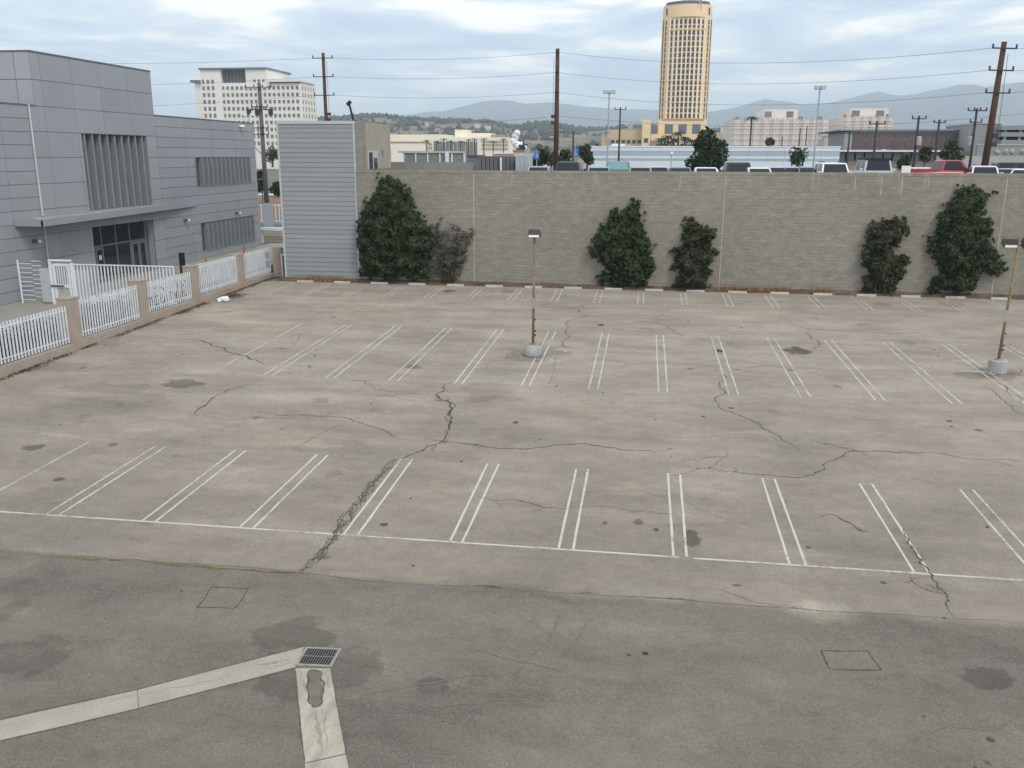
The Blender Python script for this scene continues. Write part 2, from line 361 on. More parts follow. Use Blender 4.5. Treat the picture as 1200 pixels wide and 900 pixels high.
def strip(name, p, q, w, ma, h=.004, parent=lot, jag=0):
    p, q = Vector((p[0], p[1])), Vector((q[0], q[1])); d = (q-p); n = max(2, int(d.length/.5)); u = d.normalized(); s = Vector((-u.y, u.x))
    mb = MB(); vs = []
    for i in range(n+1):
        c = p+d*(i/n)
        for k in (-1, 1):
            e = c+s*k*(w/2+random.uniform(-.006, .006)); vs.append((e.x, e.y, lz(e.y)+h))
    mb.add(vs, [(2*i, 2*i+1, 2*i+3, 2*i+2) for i in range(n)])
    return mb.build(name, ma, parent)
LW = .062
for k in range(0, 12):           # front row
    xc = -17.1444+2.6*k+.0
    for j in ((1,) if k == 0 else (-1, 1)):
        dxx = random.uniform(-.03, .03)
        strip('stall_line', (xc+j*.168, 24.12), (xc+j*.168+dxx, 18.92), LW, M['paintold'] if k < 1 else (M['paintfresh'] if 2 < k < 10 else M['paint']))
    if k in (4, 6, 7, 8, 9): strip('stall_line', (xc-.125, 24.1), (xc+.125, 24.1), .03, M['paint'])
for (a, b_) in ((-26.3, 1.05), (1.35, 14)):
    if a < -25: a = -24.6
    strip('stall_line', (a, 18.87), (b_, 18.87), .075, M['paint'])
for k in range(0, 15):           # middle double row
    xc = -17.3553+2.6*k
    for j in ((1,) if k == 0 else (-1, 1)):
        strip('stall_line', (xc+j*.168, 42.56), (xc+j*.168+random.uniform(-.03, .03), 32.55), LW, M['paintold'] if k < 2 or k > 10 else M['paint'])
for k in range(-9, 15):           # back row by the wall
    xc = -.15+2.51*k
    for j in ((1,) if k == -9 else (-1, 1)):
        strip('stall_line', (xc+j*.16, 54.9), (xc+j*.16+random.uniform(-.04, .04), 50.72), LW, M['paintold'] if k > 2 else M['paint'])
strip('stall_line', (12.95, 37.52), (13.95, 37.48), .12, M['paint'])

# --- cracks: jagged ribbons
def jag(pts, amp, sub=4):
    pts = [Vector((p[0], p[1])) for p in pts]
    for _ in range(sub):
        o = [pts[0]]
        for a, b in zip(pts, pts[1:]):
            d = b-a; mdp = (a+b)/2+Vector((-d.y, d.x))*random.uniform(-amp, amp); o += [mdp, b]
        pts = o
    return pts
def ribbon(mb, pts, w0, h=.005, taper=True):
    n = len(pts); vs = []
    for i, c in enumerate(pts):
        u = (pts[min(i+1, n-1)]-pts[max(i-1, 0)]).normalized() if n > 1 else Vector((1, 0)); s = Vector((-u.y, u.x))
        t = min(1, 4*min(i, n-1-i)/n+.25) if taper else 1
        ww = w0*t*random.uniform(.3, 1.15)/2
        for k in (-1, 1): e = c+s*k*ww; vs.append((e.x, e.y, lz(e.y)+h))
    mb.add(vs, [(2*i, 2*i+1, 2*i+3, 2*i+2) for i in range(n-1)])
def gp(l): return [G(*p)[:2] for p in l]
def crack(pts, w=.05, ma='crack', amp=.16, side=True):
    mb = MB(); j = jag(gp(pts), amp); ribbon(mb, j, w)
    if side:
        for _ in range(max(1, len(j)//14)):
            i = random.randrange(1, len(j)-1); c = j[i]; L_ = random.uniform(.2, .8)
            e = c+Vector((random.uniform(-1, 1), random.uniform(-1, 1)))*L_; ribbon(mb, jag([c, e], .25, 2), w*.4, .0055)
    mb.build('crack', M[ma], lot)
crack([(530, 448), (520, 455), (511, 463), (521, 469), (527, 477), (528, 488), (526, 500), (522, 512), (516, 518)], .10)
crack([(524, 468), (530, 480), (526, 498)], .05)
crack([(300, 481), (350, 486), (400, 489), (440, 501), (480, 515)], .045)
crack([(497, 514), (518, 517), (560, 521), (610, 526), (660, 521), (710, 524), (790, 527)], .06)
crack([(516, 518), (500, 524), (484, 532), (471, 538)], .07)
crack([(400, 441), (430, 446), (440, 456), (465, 462), (511, 463)], .045, 'faint')
crack([(838, 430), (847, 446), (850, 462), (843, 478), (862, 485), (880, 492), (900, 504), (915, 513), (937, 529)], .05)
crack([(597, 585), (620, 589), (640, 595), (665, 596)], .035)
crack([(560, 583), (597, 586)], .03, 'faint')
crack([(665, 596), (740, 600), (790, 604)], .03, 'faint')
crack([(790, 546), (860, 552), (900, 556), (945, 558), (965, 551), (985, 536), (1001, 528), (1050, 531), (1110, 533), (1199, 540)], .05)
crack([(957, 518), (980, 523), (1001, 528)], .05)
crack([(1058, 620), (1064, 636), (1075, 652), (1088, 668), (1100, 690), (1112, 704), (1120, 723)], .055)
crack([(918, 366), (928, 380), (943, 385), (983, 387), (1067, 389), (1150, 393)], .055, 'faint')
crack([(947, 387), (953, 398), (955, 407), (948, 413)], .05)
crack([(213, 397), (240, 401), (260, 407), (290, 417), (312, 427)], .09)
crack([(230, 487), (243, 473), (267, 457), (293, 450)], .07)
crack([(230, 487), (290, 490), (345, 488)], .035, 'faint')
crack([(683, 357), (667, 383), (660, 400), (655, 417)], .09, 'faint')
crack([(410, 366), (450, 364), (500, 362), (560, 364)], .09, 'faint')
crack([(640, 364), (683, 358), (700, 356)], .08, 'faint')
crack([(782, 363), (783, 383), (790, 389), (800, 393)], .08, 'faint')
crack([(1153, 453), (1168, 463), (1180, 473), (1199, 487)], .06, 'faint')
crack([(1163, 447), (1180, 459), (1199, 474)], .05)
crack([(1133, 438), (1160, 440), (1185, 438), (1199, 432)], .06)
crack([(967, 600), (987, 610), (1005, 619), (1018, 625)], .04)
crack([(800, 540), (830, 536), (860, 536)], .03, 'faint')
crack([(690, 420), (740, 427), (800, 427), (900, 428), (1000, 434)], .04, 'faint')
crack([(673, 383), (740, 384), (800, 386)], .05, 'faint')
crack([(1085, 665), (1080, 655), (1063, 640)], .02)
for l, ww in [([(547, 760), (580, 768), (617, 777), (660, 788)], .03), ([(633, 720), (615, 735), (603, 750)], .035), ([(663, 713), (650, 735), (633, 760), (600, 790)], .04),
          ([(690, 725), (680, 745), (655, 770)], .03), ([(433, 813), (460, 808), (490, 802), (547, 793), (597, 792)], .03), ([(450, 838), (533, 827), (590, 820), (630, 820), (647, 813)], .035),
          ([(1063, 873), (1087, 860), (1110, 851), (1163, 858), (1199, 837)], .03), ([(940, 745), (953, 757), (958, 765)], .03), ([(640, 455), (648, 430), (652, 418)], .03),
          ([(840, 690), (880, 705), (940, 712)], .02), ([(663, 775), (661, 788)], .03)]:
    crack(l, ww, 'faint', .06, False)
M['ring'] = mat('ring_mark', (.262, .235, .2), .95, .2, 5)
for (px, py, rx, ry) in ((413, 517, 12, 5), (415, 555, 12, 6), (613, 548, 10, 5), (752, 483, 17, 6), (980, 520, 22, 9), (850, 570, 14, 4), (1033, 567, 18, 6), (727, 618, 10, 5), (365, 570, 13, 8), (200, 541, 10, 3), (575, 410, 30, 14), (600, 505, 12, 6)):
    mb = MB(); l = [(px+rx*math.cos(t*.524), py+ry*math.sin(t*.524)) for t in range(random.choice((9, 10, 12)))]
    ribbon(mb, jag(gp(l), .08, 2), .05, .0052); mb.build('ring_mark', M['ring'], lot)
rs_ = random.getstate(); random.seed(77)
for _ in range(34):
    x = random.uniform(-22, 20); y = random.uniform(18, 53); a = random.uniform(-.5, .5)+random.choice((0, 1.57, 0)); Lc = random.uniform(1.5, 5); pts = [Vector((x, y))]
    for k in range(4): a += random.uniform(-.5, .5); pts.append(pts[-1]+Vector((math.cos(a), math.sin(a)))*Lc/4)
    mb = MB(); ribbon(mb, jag(pts, .14, 3), .028 if y < 35 else .045, .0053); mb.build('crack', M['ring'] if random.random() < .6 else M['faint'], lot)
for _ in range(70):
    x = random.uniform(-24, 22); y = random.uniform(12, 54); r_ = random.uniform(.02, .06)*(1 if y < 30 else 1.4)
    mb = MB(); mb.prism([(x+r_*math.cos(k*1.05)*random.uniform(.6, 1.5), y+r_*math.sin(k*1.05)*random.uniform(.6, 1.5)) for k in range(6)], lz(y)+.003, lz(y)+.014); mb.build('debris_scrap', M['crack'] if random.random() < .7 else M['moss'], lot)
random.setstate(rs_)
# alligator crack beside the fourth stall
mb = MB(); ax = gp([(470, 538), (455, 552), (440, 566), (430, 582), (418, 598), (405, 615), (398, 628), (385, 645), (370, 660), (358, 671)])
for k in range(4):
    off = (k-1.5)*.055
    ribbon(mb, jag([Vector((p[0]+off*(1 if 0 < i < 9 else .2)-.12, p[1]+random.uniform(-.1, .1))) for i, p in enumerate(ax)], .16, 4), .035, .0045+k*.0004)
for k in range(60):
    i = random.randrange(0, 9); t = random.random(); c = Vector(ax[i])*(1-t)+Vector(ax[i+1])*t
    c = Vector((c.x-.12+random.uniform(-.16, .06), c.y)); e = c+Vector((random.uniform(.08, .2), random.uniform(-.15, .15)))
    ribbon(mb, jag([c, e], .2, 2), .03, .0068)
mb.build('crack', M['crack'], lot)
# seam between the two pavings, with weeds in its left half
crack([(0, 646), (75, 653), (200, 660), (350, 671), (470, 684), (600, 690), (700, 697), (800, 703), (900, 711), (1000, 718), (1120, 725), (1199, 730)], .035, 'faint', .03)
for l, ww in [([(70, 652), (95, 654), (118, 656)], .10), ([(128, 656), (142, 657)], .07), ([(176, 659), (200, 662), (240, 664), (270, 667)], .09), ([(285, 668), (300, 669), (330, 671), (356, 672)], .06), ([(557, 686), (575, 687), (592, 689)], .07), ([(680, 694), (694, 695)], .05), ([(780, 701), (815, 704)], .05), ([(925, 712), (935, 713)], .05), ([(60, 651), (200, 661), (300, 668), (358, 672)], .03)]:
    mb = MB(); ribbon(mb, jag(gp(l), .08), ww, .0075); mb.build('weed_strip', M['moss'], lot)
# cut patches in the lane
def outline(l, w=.035):
    mb = MB(); q = gp(l)
    for a, b in zip(q, q[1:]+q[:1]): ribbon(mb, jag([a, b], .03, 3), w, .005, False)
    return mb
for l in ([(248, 688), (291, 690), (275, 713), (231, 712)], [(962, 762), (1017, 763), (1033, 785), (972, 784)]):
    outline(l, .035).build('patch_seam', M['crack'], lot)
crack([(291, 690), (299, 672)], .03, 'faint', .05, False); crack([(231, 712), (226, 730)], .03, 'faint', .05, False)

# --- concrete swale that leads to the drain (slabs of their own)
def slab(l, ma=M['concrete'], nm='concrete_slab', h=.006):
    q = [G(*p) for p in l]; mb = MB(); t = [(p.x, p.y, lz(p.y)+h) for p in q]; bt = [(p.x, p.y, lz(p.y)-.1) for p in q]
    n = len(q); mb.add(bt+t, [tuple(range(n))[::-1], tuple(range(n, 2*n))]+[(i, (i+1) % n, n+(i+1) % n, n+i) for i in range(n)])
    return mb.build(nm, ma, lot)
M['concrete_stained'] = mat('stained_concrete', (.40, .365, .30), .9, .25, 1.8, fine=.12, fscale=25, bump=.3, bscale=30, stretch=(2.4, .8, 1))
slab([(-60, 883), (162, 830), (160.5, 809), (-60, 858)])
slab([(163, 829.6), (346, 782), (357, 758), (161.5, 808.7)])
slab([(346, 783.5), (387, 783.5), (405, 883), (357, 894)], M['concrete_stained'])
slab([(357.3, 895.5), (405.4, 884.5), (430, 1010), (372, 1010)], M['concrete_stained'])
mb = MB(); c = [(-.02+.0*t, 0) for t in range(1)]
pt = gp([(361, 789), (364, 786), (372, 786), (377, 788), (376, 797), (379, 810), (378, 822), (374, 828), (367, 829), (362, 818), (360, 803)])
mb.add([(p[0], p[1], lz(p[1])+.010) for p in pt], [tuple(range(len(pt)))[::-1]]); mb.build('asphalt_patch', M['faint'], lot)
mb = MB(); pl = [Vector(p) for p in pt]; ribbon(mb, jag(pl+[pl[0]], .12, 2), .03, .014, False); mb.build('patch_seam', M['crack'], lot)

M['silt'] = mat('silt_stain', (.31, .285, .24), .95, .25, 5)
for l, ww in (([(369, 830), (371, 845), (376, 862), (378, 884)], .07), ([(376, 828), (380, 850), (384, 880)], .03), ([(352, 786), (356, 800), (358, 812)], .05), ([(381, 786), (383, 800), (385, 806)], .035), ([(300, 779), (325, 775), (340, 773)], .10), ([(306, 783), (330, 780), (342, 777)], .04), ([(120, 825), (200, 806), (270, 790)], .03), ([(372, 900), (378, 915), (382, 930)], .10)):
    mb = MB(); ribbon(mb, jag(gp(l), .12, 3), ww, .0085); mb.build('silt_stain', M['silt'], lot)
M['edge'] = mat('grimy_edge', (.13, .115, .095), .95, .3, 5)
for l in ([(-10, 871), (162, 830.5), (346, 783)], [(-10, 845), (161, 808), (356, 757.5)], [(346, 786), (357, 893)], [(388, 785), (406, 884)]):
    mb = MB(); ribbon(mb, jag(gp(l), .006, 5), .028, .0078, False); mb.build('grimy_edge', M['edge'], lot)
# --- drain
q = [G(*p) for p in ((358, 759), (401, 761), (388, 782), (346, 780))]; cen = sum(q, Vector())/4
dr = thing('storm_drain', 'square iron storm drain grate where two pale concrete gutters meet', 'drain', (cen.x, cen.y, lz(cen.y)))
# local frame of the grate
ux = ((q[1]-q[0])+(q[2]-q[3]))/2; uy = ((q[0]-q[3])+(q[1]-q[2]))/2
def dq(a, b, z): p = cen+ux*(a-.5)+uy*(b-.5); return (p.x, p.y, lz(p.y)+z)
def dbox(mb, a0, a1, b0, b1, z0, z1):
    mb.add([dq(a0, b0, z0), dq(a1, b0, z0), dq(a1, b1, z0), dq(a0, b1, z0), dq(a0, b0, z1), dq(a1, b0, z1), dq(a1, b1, z1), dq(a0, b1, z1)],
           [(3, 2, 1, 0), (4, 5, 6, 7), (0, 1, 5, 4), (1, 2, 6, 5), (2, 3, 7, 6), (3, 0, 4, 7)])
mb = MB()
for a in ((0, 1, 0, .07), (0, 1, .93, 1), (0, .07, .07, .93), (.93, 1, .07, .93)): dbox(mb, *a, -.02, .022)
mb.build('frame', mat('drain_frame', (.30, .29, .27), .8, .2, 6), dr)
mb = MB(); dbox(mb, .07, .93, .07, .93, -.012, .009); mb.build('pit', M['pit'], dr)
for i in range(13):
    mb = MB(); a = .075+.85*i/12.5; dbox(mb, a, a+.022, .07, .93, .010, .020); mb.build('bar', mat('iron_bar', (.17, .16, .15), .7, .2, 8) if i == 0 else bpy.data.materials['iron_bar'], dr)
mb = MB(); dbox(mb, .07, .93, .49, .53, .010, .0215); mb.build('cross_bar', bpy.data.materials['iron_bar'], dr)

# ================================================================== block retaining wall
WY = 55.9; WX0 = -18.45; WX1 = 62; WZ = 7.18
def blockmat(name, c1, c2, mort):
    m = bpy.data.materials.new(name); m.use_nodes = True; nt = m.node_tree; L = nt.links; b = nt.nodes['Principled BSDF']
    b.inputs['Roughness'].default_value = .92; b.inputs['Specular IOR Level'].default_value = .2
    g = nd(nt, 'ShaderNodeNewGeometry'); sp = nd(nt, 'ShaderNodeSeparateXYZ'); L.new(g.outputs['Position'], sp.inputs[0])
    xy = nd(nt, 'ShaderNodeMath', operation='ADD'); L.new(sp.outputs[0], xy.inputs[0]); L.new(sp.outputs[1], xy.inputs[1])
    cb = nd(nt, 'ShaderNodeCombineXYZ'); L.new(xy.outputs[0], cb.inputs[0]); L.new(sp.outputs[2], cb.inputs[1])
    br = nd(nt, 'ShaderNodeTexBrick'); L.new(cb.outputs[0], br.inputs['Vector']); br.inputs['Scale'].default_value = 1
    br.inputs['Brick Width'].default_value = .4; br.inputs['Row Height'].default_value = .2; br.inputs['Mortar Size'].default_value = .008
    br.inputs['Color1'].default_value = (*c1, 1); br.inputs['Color2'].default_value = (*c2, 1); br.inputs['Mortar'].default_value = (*mort, 1); br.inputs['Bias'].default_value = -.35
    def mulnoise(cur, sc, lo, hi, st, det=4, a=.3, bb=.7):
        mp = nd(nt, 'ShaderNodeMapping'); L.new(g.outputs['Position'], mp.inputs[0]); mp.inputs['Scale'].default_value = st
        n = nd(nt, 'ShaderNodeTexNoise'); L.new(mp.outputs[0], n.inputs['Vector']); n.inputs['Scale'].default_value = sc; n.inputs['Detail'].default_value = det; n.inputs['Roughness'].default_value = .6
        r = nd(nt, 'ShaderNodeMapRange'); L.new(n.outputs[0], r.inputs[0]); r.inputs[1].default_value = a; r.inputs[2].default_value = bb; r.inputs[3].default_value = lo; r.inputs[4].default_value = hi
        s = nd(nt, 'ShaderNodeVectorMath', operation='SCALE'); L.new(cur, s.inputs[0]); L.new(r.outputs[0], s.inputs['Scale']); return s.outputs[0]
    cur = mulnoise(br.outputs['Color'], .16, .90, 1.10, (1, 1, 1.3))
    cur = mulnoise(cur, 2.2, .86, 1.12, (.6, 1, 1.6), 6)
    cur = mulnoise(cur, 7, .88, 1.12, (.7, 1, 1.4), 4)
    # mineral bloom leaking from the top courses
    mp = nd(nt, 'ShaderNodeMapping'); L.new(g.outputs['Position'], mp.inputs[0]); mp.inputs['Scale'].default_value = (3.5, 1, .25)
    n = nd(nt, 'ShaderNodeTexNoise'); L.new(mp.outputs[0], n.inputs['Vector']); n.inputs['Scale'].default_value = 1; n.inputs['Detail'].default_value = 3
    h = nd(nt, 'ShaderNodeMapRange'); L.new(sp.outputs[2], h.inputs[0]); h.inputs[1].default_value = 5.9; h.inputs[2].default_value = 7.1
    r = nd(nt, 'ShaderNodeMapRange'); L.new(n.outputs[0], r.inputs[0]); r.inputs[1].default_value = .58; r.inputs[2].default_value = .72; r.inputs[4].default_value = .5
    mu = nd(nt, 'ShaderNodeMath', operation='MULTIPLY'); L.new(h.outputs[0], mu.inputs[0]); L.new(r.outputs[0], mu.inputs[1])
    mx = nd(nt, 'ShaderNodeMix', data_type='RGBA'); L.new(mu.outputs[0], mx.inputs[0]); L.new(cur, mx.inputs[6]); mx.inputs[7].default_value = (.46, .44, .38, 1)
    L.new(mx.outputs[2], b.inputs['Base Color'])
    bp = nd(nt, 'ShaderNodeBump'); bp.inputs['Strength'].default_value = .7; bp.inputs['Distance'].default_value = .012; L.new(br.outputs['Fac'], bp.inputs['Height']); bp.invert = True
    n2 = nd(nt, 'ShaderNodeTexNoise'); L.new(g.outputs['Position'], n2.inputs['Vector']); n2.inputs['Scale'].default_value = 35
    bp2 = nd(nt, 'ShaderNodeBump'); bp2.inputs['Strength'].default_value = .4; bp2.inputs['Distance'].default_value = .01; L.new(n2.outputs[0], bp2.inputs['Height']); L.new(bp.outputs[0], bp2.inputs['Normal'])
    L.new(bp2.outputs[0], b.inputs['Normal'])
    return m
M['block'] = blockmat('concrete_block', (.258, .241, .206), (.298, .278, .240), (.262, .246, .209))
wall = thing('block_wall', 'tall grey concrete block retaining wall along the back of the car park', 'wall', (20, WY, 0))
MB().box(WX0, WX1, WY, WY+.3, -.3, WZ-.2).build('wall_face', M['block'], wall)
MB().box(WX0, WX1, WY-.012, WY+.31, WZ-.2, WZ).build('wall_cap', M['block'], wall)
M['caulk'] = mat('pale_joint_caulk', (.42, .41, .36), .9, .2, 3)
for px, full in ((555, 1), (850, 1), (1180, 1), (600, 0), (699, 0), (797, 0), (1002, 0), (1033, 0), (1057, 0), (1088, 0)):
    x = onY(px, 215, WY).x
    cbox('control_joint', x-.022, x+.022, WY-.010, WY, (.05 if full else WZ-.2-random.uniform(.5, 1.1)), WZ-.2, M['caulk'], wall)
# soil strip at the wall foot
mb = MB(); nx = 260; y0, y1 = 55.42, WY
for i in range(nx+1):
    x = -24+86*i/nx; y0 = 55.42+.07*mnoise.noise(Vector((x*.9, 1, 1)))+.05*mnoise.noise(Vector((x*3.1, 1, 1)))
    for j in range(4):
        y = y0+(y1-y0)*j/3; mb.v.append((x, y, lz(y)+(.0 if j == 0 else .02+.07*j+.07*mnoise.noise(Vector((x*1.3, y*3, 0))))))
mb.f = [(i*4+j, (i+1)*4+j, (i+1)*4+j+1, i*4+j+1) for i in range(nx) for j in range(3)]; mb.mi = [0]*len(mb.f)
tag(mb.build('planting_strip', M['soil']), kind='structure')
# dry grass
def grass(name, segs, ma, hmin, hmax, dens, label, wid=.02):
    mb = MB()
    for (xa, xb, ya, yb) in segs:
        for _ in range(int(dens*(xb-xa))):
            x = random.uniform(xa, xb); y = random.uniform(ya, yb); z = lz(y)+.03; h = random.uniform(hmin, hmax); a = random.uniform(0, 6.28)
            lean = Vector((random.uniform(-.5, .5), random.uniform(-.5, .3), 1))*h
            s = Vector((math.cos(a), math.sin(a), 0))*wid; p = Vector((x, y, z))
            mb.add([p-s, p+s, p+lean*.6+s*.6, p+lean], [(0, 1, 2, 3)])
    return tag(mb.build(name, ma), label, 'grass', kind='stuff')
X_ = lambda px, py=335: onY(px, py, 55.6).x
grass('dry_grass', [(X_(352), X_(402), 55.45, 55.95), (X_(868), X_(928), 55.45, 55.85), (X_(950), X_(976), 55.45, 55.85), (X_(838), X_(868), 55.5, 55.85)], M['drygrass'], .12, .48, 190, 'tan dry grass growing along the foot of the grey wall')
grass('ground_weeds', [(X_(420), 25, 55.45, 55.88)], leafmat('weed_blade', (.16, .09, .055)), .04, .16, 45, 'low brown weeds scattered along the soil strip below the block wall')
# wheel stops
st = None; wheel = []
for k in range(-9, 9):
    x = .63+2.51*k; y = 55.25
    o = thing('wheel_stop', 'tmp', 'wheel stop', (x, y, lz(y)), 'concrete wheel stops along the wall')
    if st is None:
        mb = MB(); h = .55; pr = [(-.09, 0), (.09, 0), (.075, .10), (.05, .13), (-.05, .13), (-.075, .10)]
        a = [(-h, p[0], p[1]) for p in pr]+[(h, p[0], p[1]) for p in pr]
        mb.add(a, [tuple(range(6)), tuple(range(6, 12))[::-1]]+[(i, 6+i, 6+(i+1) % 6, (i+1) % 6) for i in range(6)])
        st = mb.build('stop_block', M['stop']); COL.objects.unlink(st)
        pm = MB(); pm.tube((-.4, 0, .125), (-.4, 0, .137), .018); pm.tube((.4, 0, .125), (.4, 0, .137), .018); sp_ = pm.build('steel_pin', M['grate']); COL.objects.unlink(sp_)
    c = st.copy(); COL.objects.link(c); c.parent = o
    c = sp_.copy(); COL.objects.link(c); c.parent = o
    o.rotation_euler.z = random.uniform(-.02, .02); wheel.append(o)
stoplab = ['leftmost pale concrete wheel stop, beneath the grey lap siding beside the small white gate', 'pale wheel stop in front of the dry grass under the grey siding', 'wheel stop where the grey siding ends and the biggest bush begins',
 'wheel stop under the dark green foot of the biggest bush', 'wheel stop in front of the brown twiggy bush', 'wheel stop just right of the brown twiggy bush', 'wheel stop left of the central yellow lamp pole',
 'wheel stop directly behind the central yellow lamp pole', 'wheel stop on bare wall foot between lamp pole and the pointed bush', 'wheel stop at the left foot of the pointed bush', 'wheel stop between the pointed bush and the small upright bush',
 'wheel stop just left of the wall joint, in front of the small upright bush', 'wheel stop beside the white bag, with dry grass behind it', 'wheel stop in the dry grass right of the white bag', 'wheel stop just left of the two-tiered bush',
 'wheel stop in front of the two-tiered bush', 'wheel stop in the gap between the two-tiered bush and the tall right bush', 'rightmost wheel stop, right of the tall bush with litter on its top']
for o, l in zip(wheel, stoplab): o['label'] = l

# ================================================================== lamp poles in the lot
def lamp(x, y, top, label, heads, lean, baseh, basr, round_base):
    z = lz(y); t = thing('lamp_post', label, 'lamp post', (x, y, z), 'lamp posts in the car park')
    mb = MB()
    if round_base: prof = [(basr*.9, -.02), (basr, .1), (basr*.98, baseh*.55), (basr*.8, baseh*.85), (basr*.55, baseh)]
    else: prof = [(basr, -.02), (basr, baseh-.03), (basr-.03, baseh)]
    mb.lathe((x, y, z), prof, 20); mb.build('concrete_base', M['concrete2'], t, True if round_base else False)
    mb = MB(); mb.lathe((x, y, z+baseh), [(.2, 0), (.17, .03), (.09, .06)], 10); mb.build('base_plate', M['rust'], t)
    tip = Vector((x+lean, y, z+top)); p0 = Vector((x, y, z+baseh))
    MB().tube(p0, tip, .06, .045, 10).build('pole', M['rust'], t, True)
    for h, s in ((.12, .10), (.2, .09), (.42, .06)):
        q = p0.lerp(tip, h*.5+.02); MB().box(q.x+.03, q.x+.12, q.y-.04, q.y+.04, q.z, q.z+s*.8).build('junction_box', M['lamphead'], t)
    q = p0.lerp(tip, .38); MB().box(q.x-.09, q.x+.09, q.y-.1, q.y-.05, q.z-.18, q.z+.28).build('notice_plate', mat('grey_plate', (.3, .3, .3), .6), t)
    for dx, dy, tilt in heads:
        h = MB(); c = tip+Vector((dx, dy, .12)); w_, d_, hh = .26, .2, .17
        R_ = Matrix.Rotation(tilt, 3, 'X')
        def q_(a, b, c2): v = R_ @ Vector((a, b, c2)); return c+v
        vs = [q_(-w_, -d_, -hh), q_(w_, -d_, -hh), q_(w_, d_, -hh*.6), q_(-w_, d_, -hh*.6), q_(-w_*.9, -d_*.8, hh), q_(w_*.9, -d_*.8, hh), q_(w_*.9, d_*.8, hh*.7), q_(-w_*.9, d_*.8, hh*.7)]
        fs = [(3, 2, 1, 0), (4, 5, 6, 7), (0, 1, 5, 4), (1, 2, 6, 5), (2, 3, 7, 6), (3, 0, 4, 7)]
        ho = h.add(vs, fs).build('lamp_head', M['lamphead'], t)
        l = MB(); l.add([q_(-w_*.85, -d_-.012, -hh*.9), q_(w_*.85, -d_-.012, -hh*.9), q_(w_*.85, -d_+.01, -hh*.35), q_(-w_*.85, -d_+.01, -hh*.35)], [(0, 1, 2, 3)])
        l.build('lens', M['lens'], ho)
        MB().tube(tip, c+Vector((0, 0, -.1)), .03).build('bracket', M['lamphead'], t)
    return t
lamp(-4.66, 37.38, 5.15, 'central rusty tan lamp post on a rounded concrete base, between parking bays', [(0, -.05, R(-8))], .0, .55, .36, True) if False else lamp(-4.66, 37.38, 5.15, 'central rusty tan lamp post on a rounded concrete base, among the middle parking bays', [(0, -.05, R(-8))], .02, .52, .37, True)
lamp(14.33, 37.55, 5.1, 'right-hand rusty lamp post on a cylindrical concrete base with two lamp heads', [(-.33, -.02, R(10)), (.42, .05, R(30))], .12, .50, .36, False)

# ================================================================== leaf clouds
def leaf_cloud(pts, size, ma, name, parent, outward=(0, -1, .6), bias=.9, stretch=1.0):
    V = []; Fc = []
    ow = Vector(outward).normalized()
    for p in pts:
        n = (Vector((random.gauss(0, 1), random.gauss(0, 1), random.gauss(0, 1)))*.7+ow*bias).normalized()
        a = n.orthogonal().normalized(); b = n.cross(a); t = random.uniform(0, 6.28)
        a, b = a*math.cos(t)+b*math.sin(t), b*math.cos(t)-a*math.sin(t)
        s = size*random.uniform(.55, 1.4); i = len(V)
        V += [p-a*s, p-b*s*.5+n*s*.15, p+a*s*stretch, p+b*s*.5+n*s*.15]; Fc.append((i, i+1, i+2, i+3))
    mb = MB(); mb.v = [tuple(v) for v in V]; mb.f = Fc; mb.mi = [0]*len(Fc)
    return mb.build(name, ma, parent)
def inpoly(x, z, P):
    c = False; j = len(P)-1
    for i in range(len(P)):
        if (P[i][1] > z) != (P[j][1] > z) and x < (P[j][0]-P[i][0])*(z-P[i][1])/(P[j][1]-P[i][1])+P[i][0]: c = not c
        j = i
    return c
def edist(x, z, P):
    d = 9; p = Vector((x, z))
    for a, b in zip(P, P[1:]+P[:1]):
        a = Vector(a); b = Vector(b); ab = b-a; t = max(0, min(1, (p-a).dot(ab)/ab.dot(ab))); d = min(d, (p-a-ab*t).length)
    return d
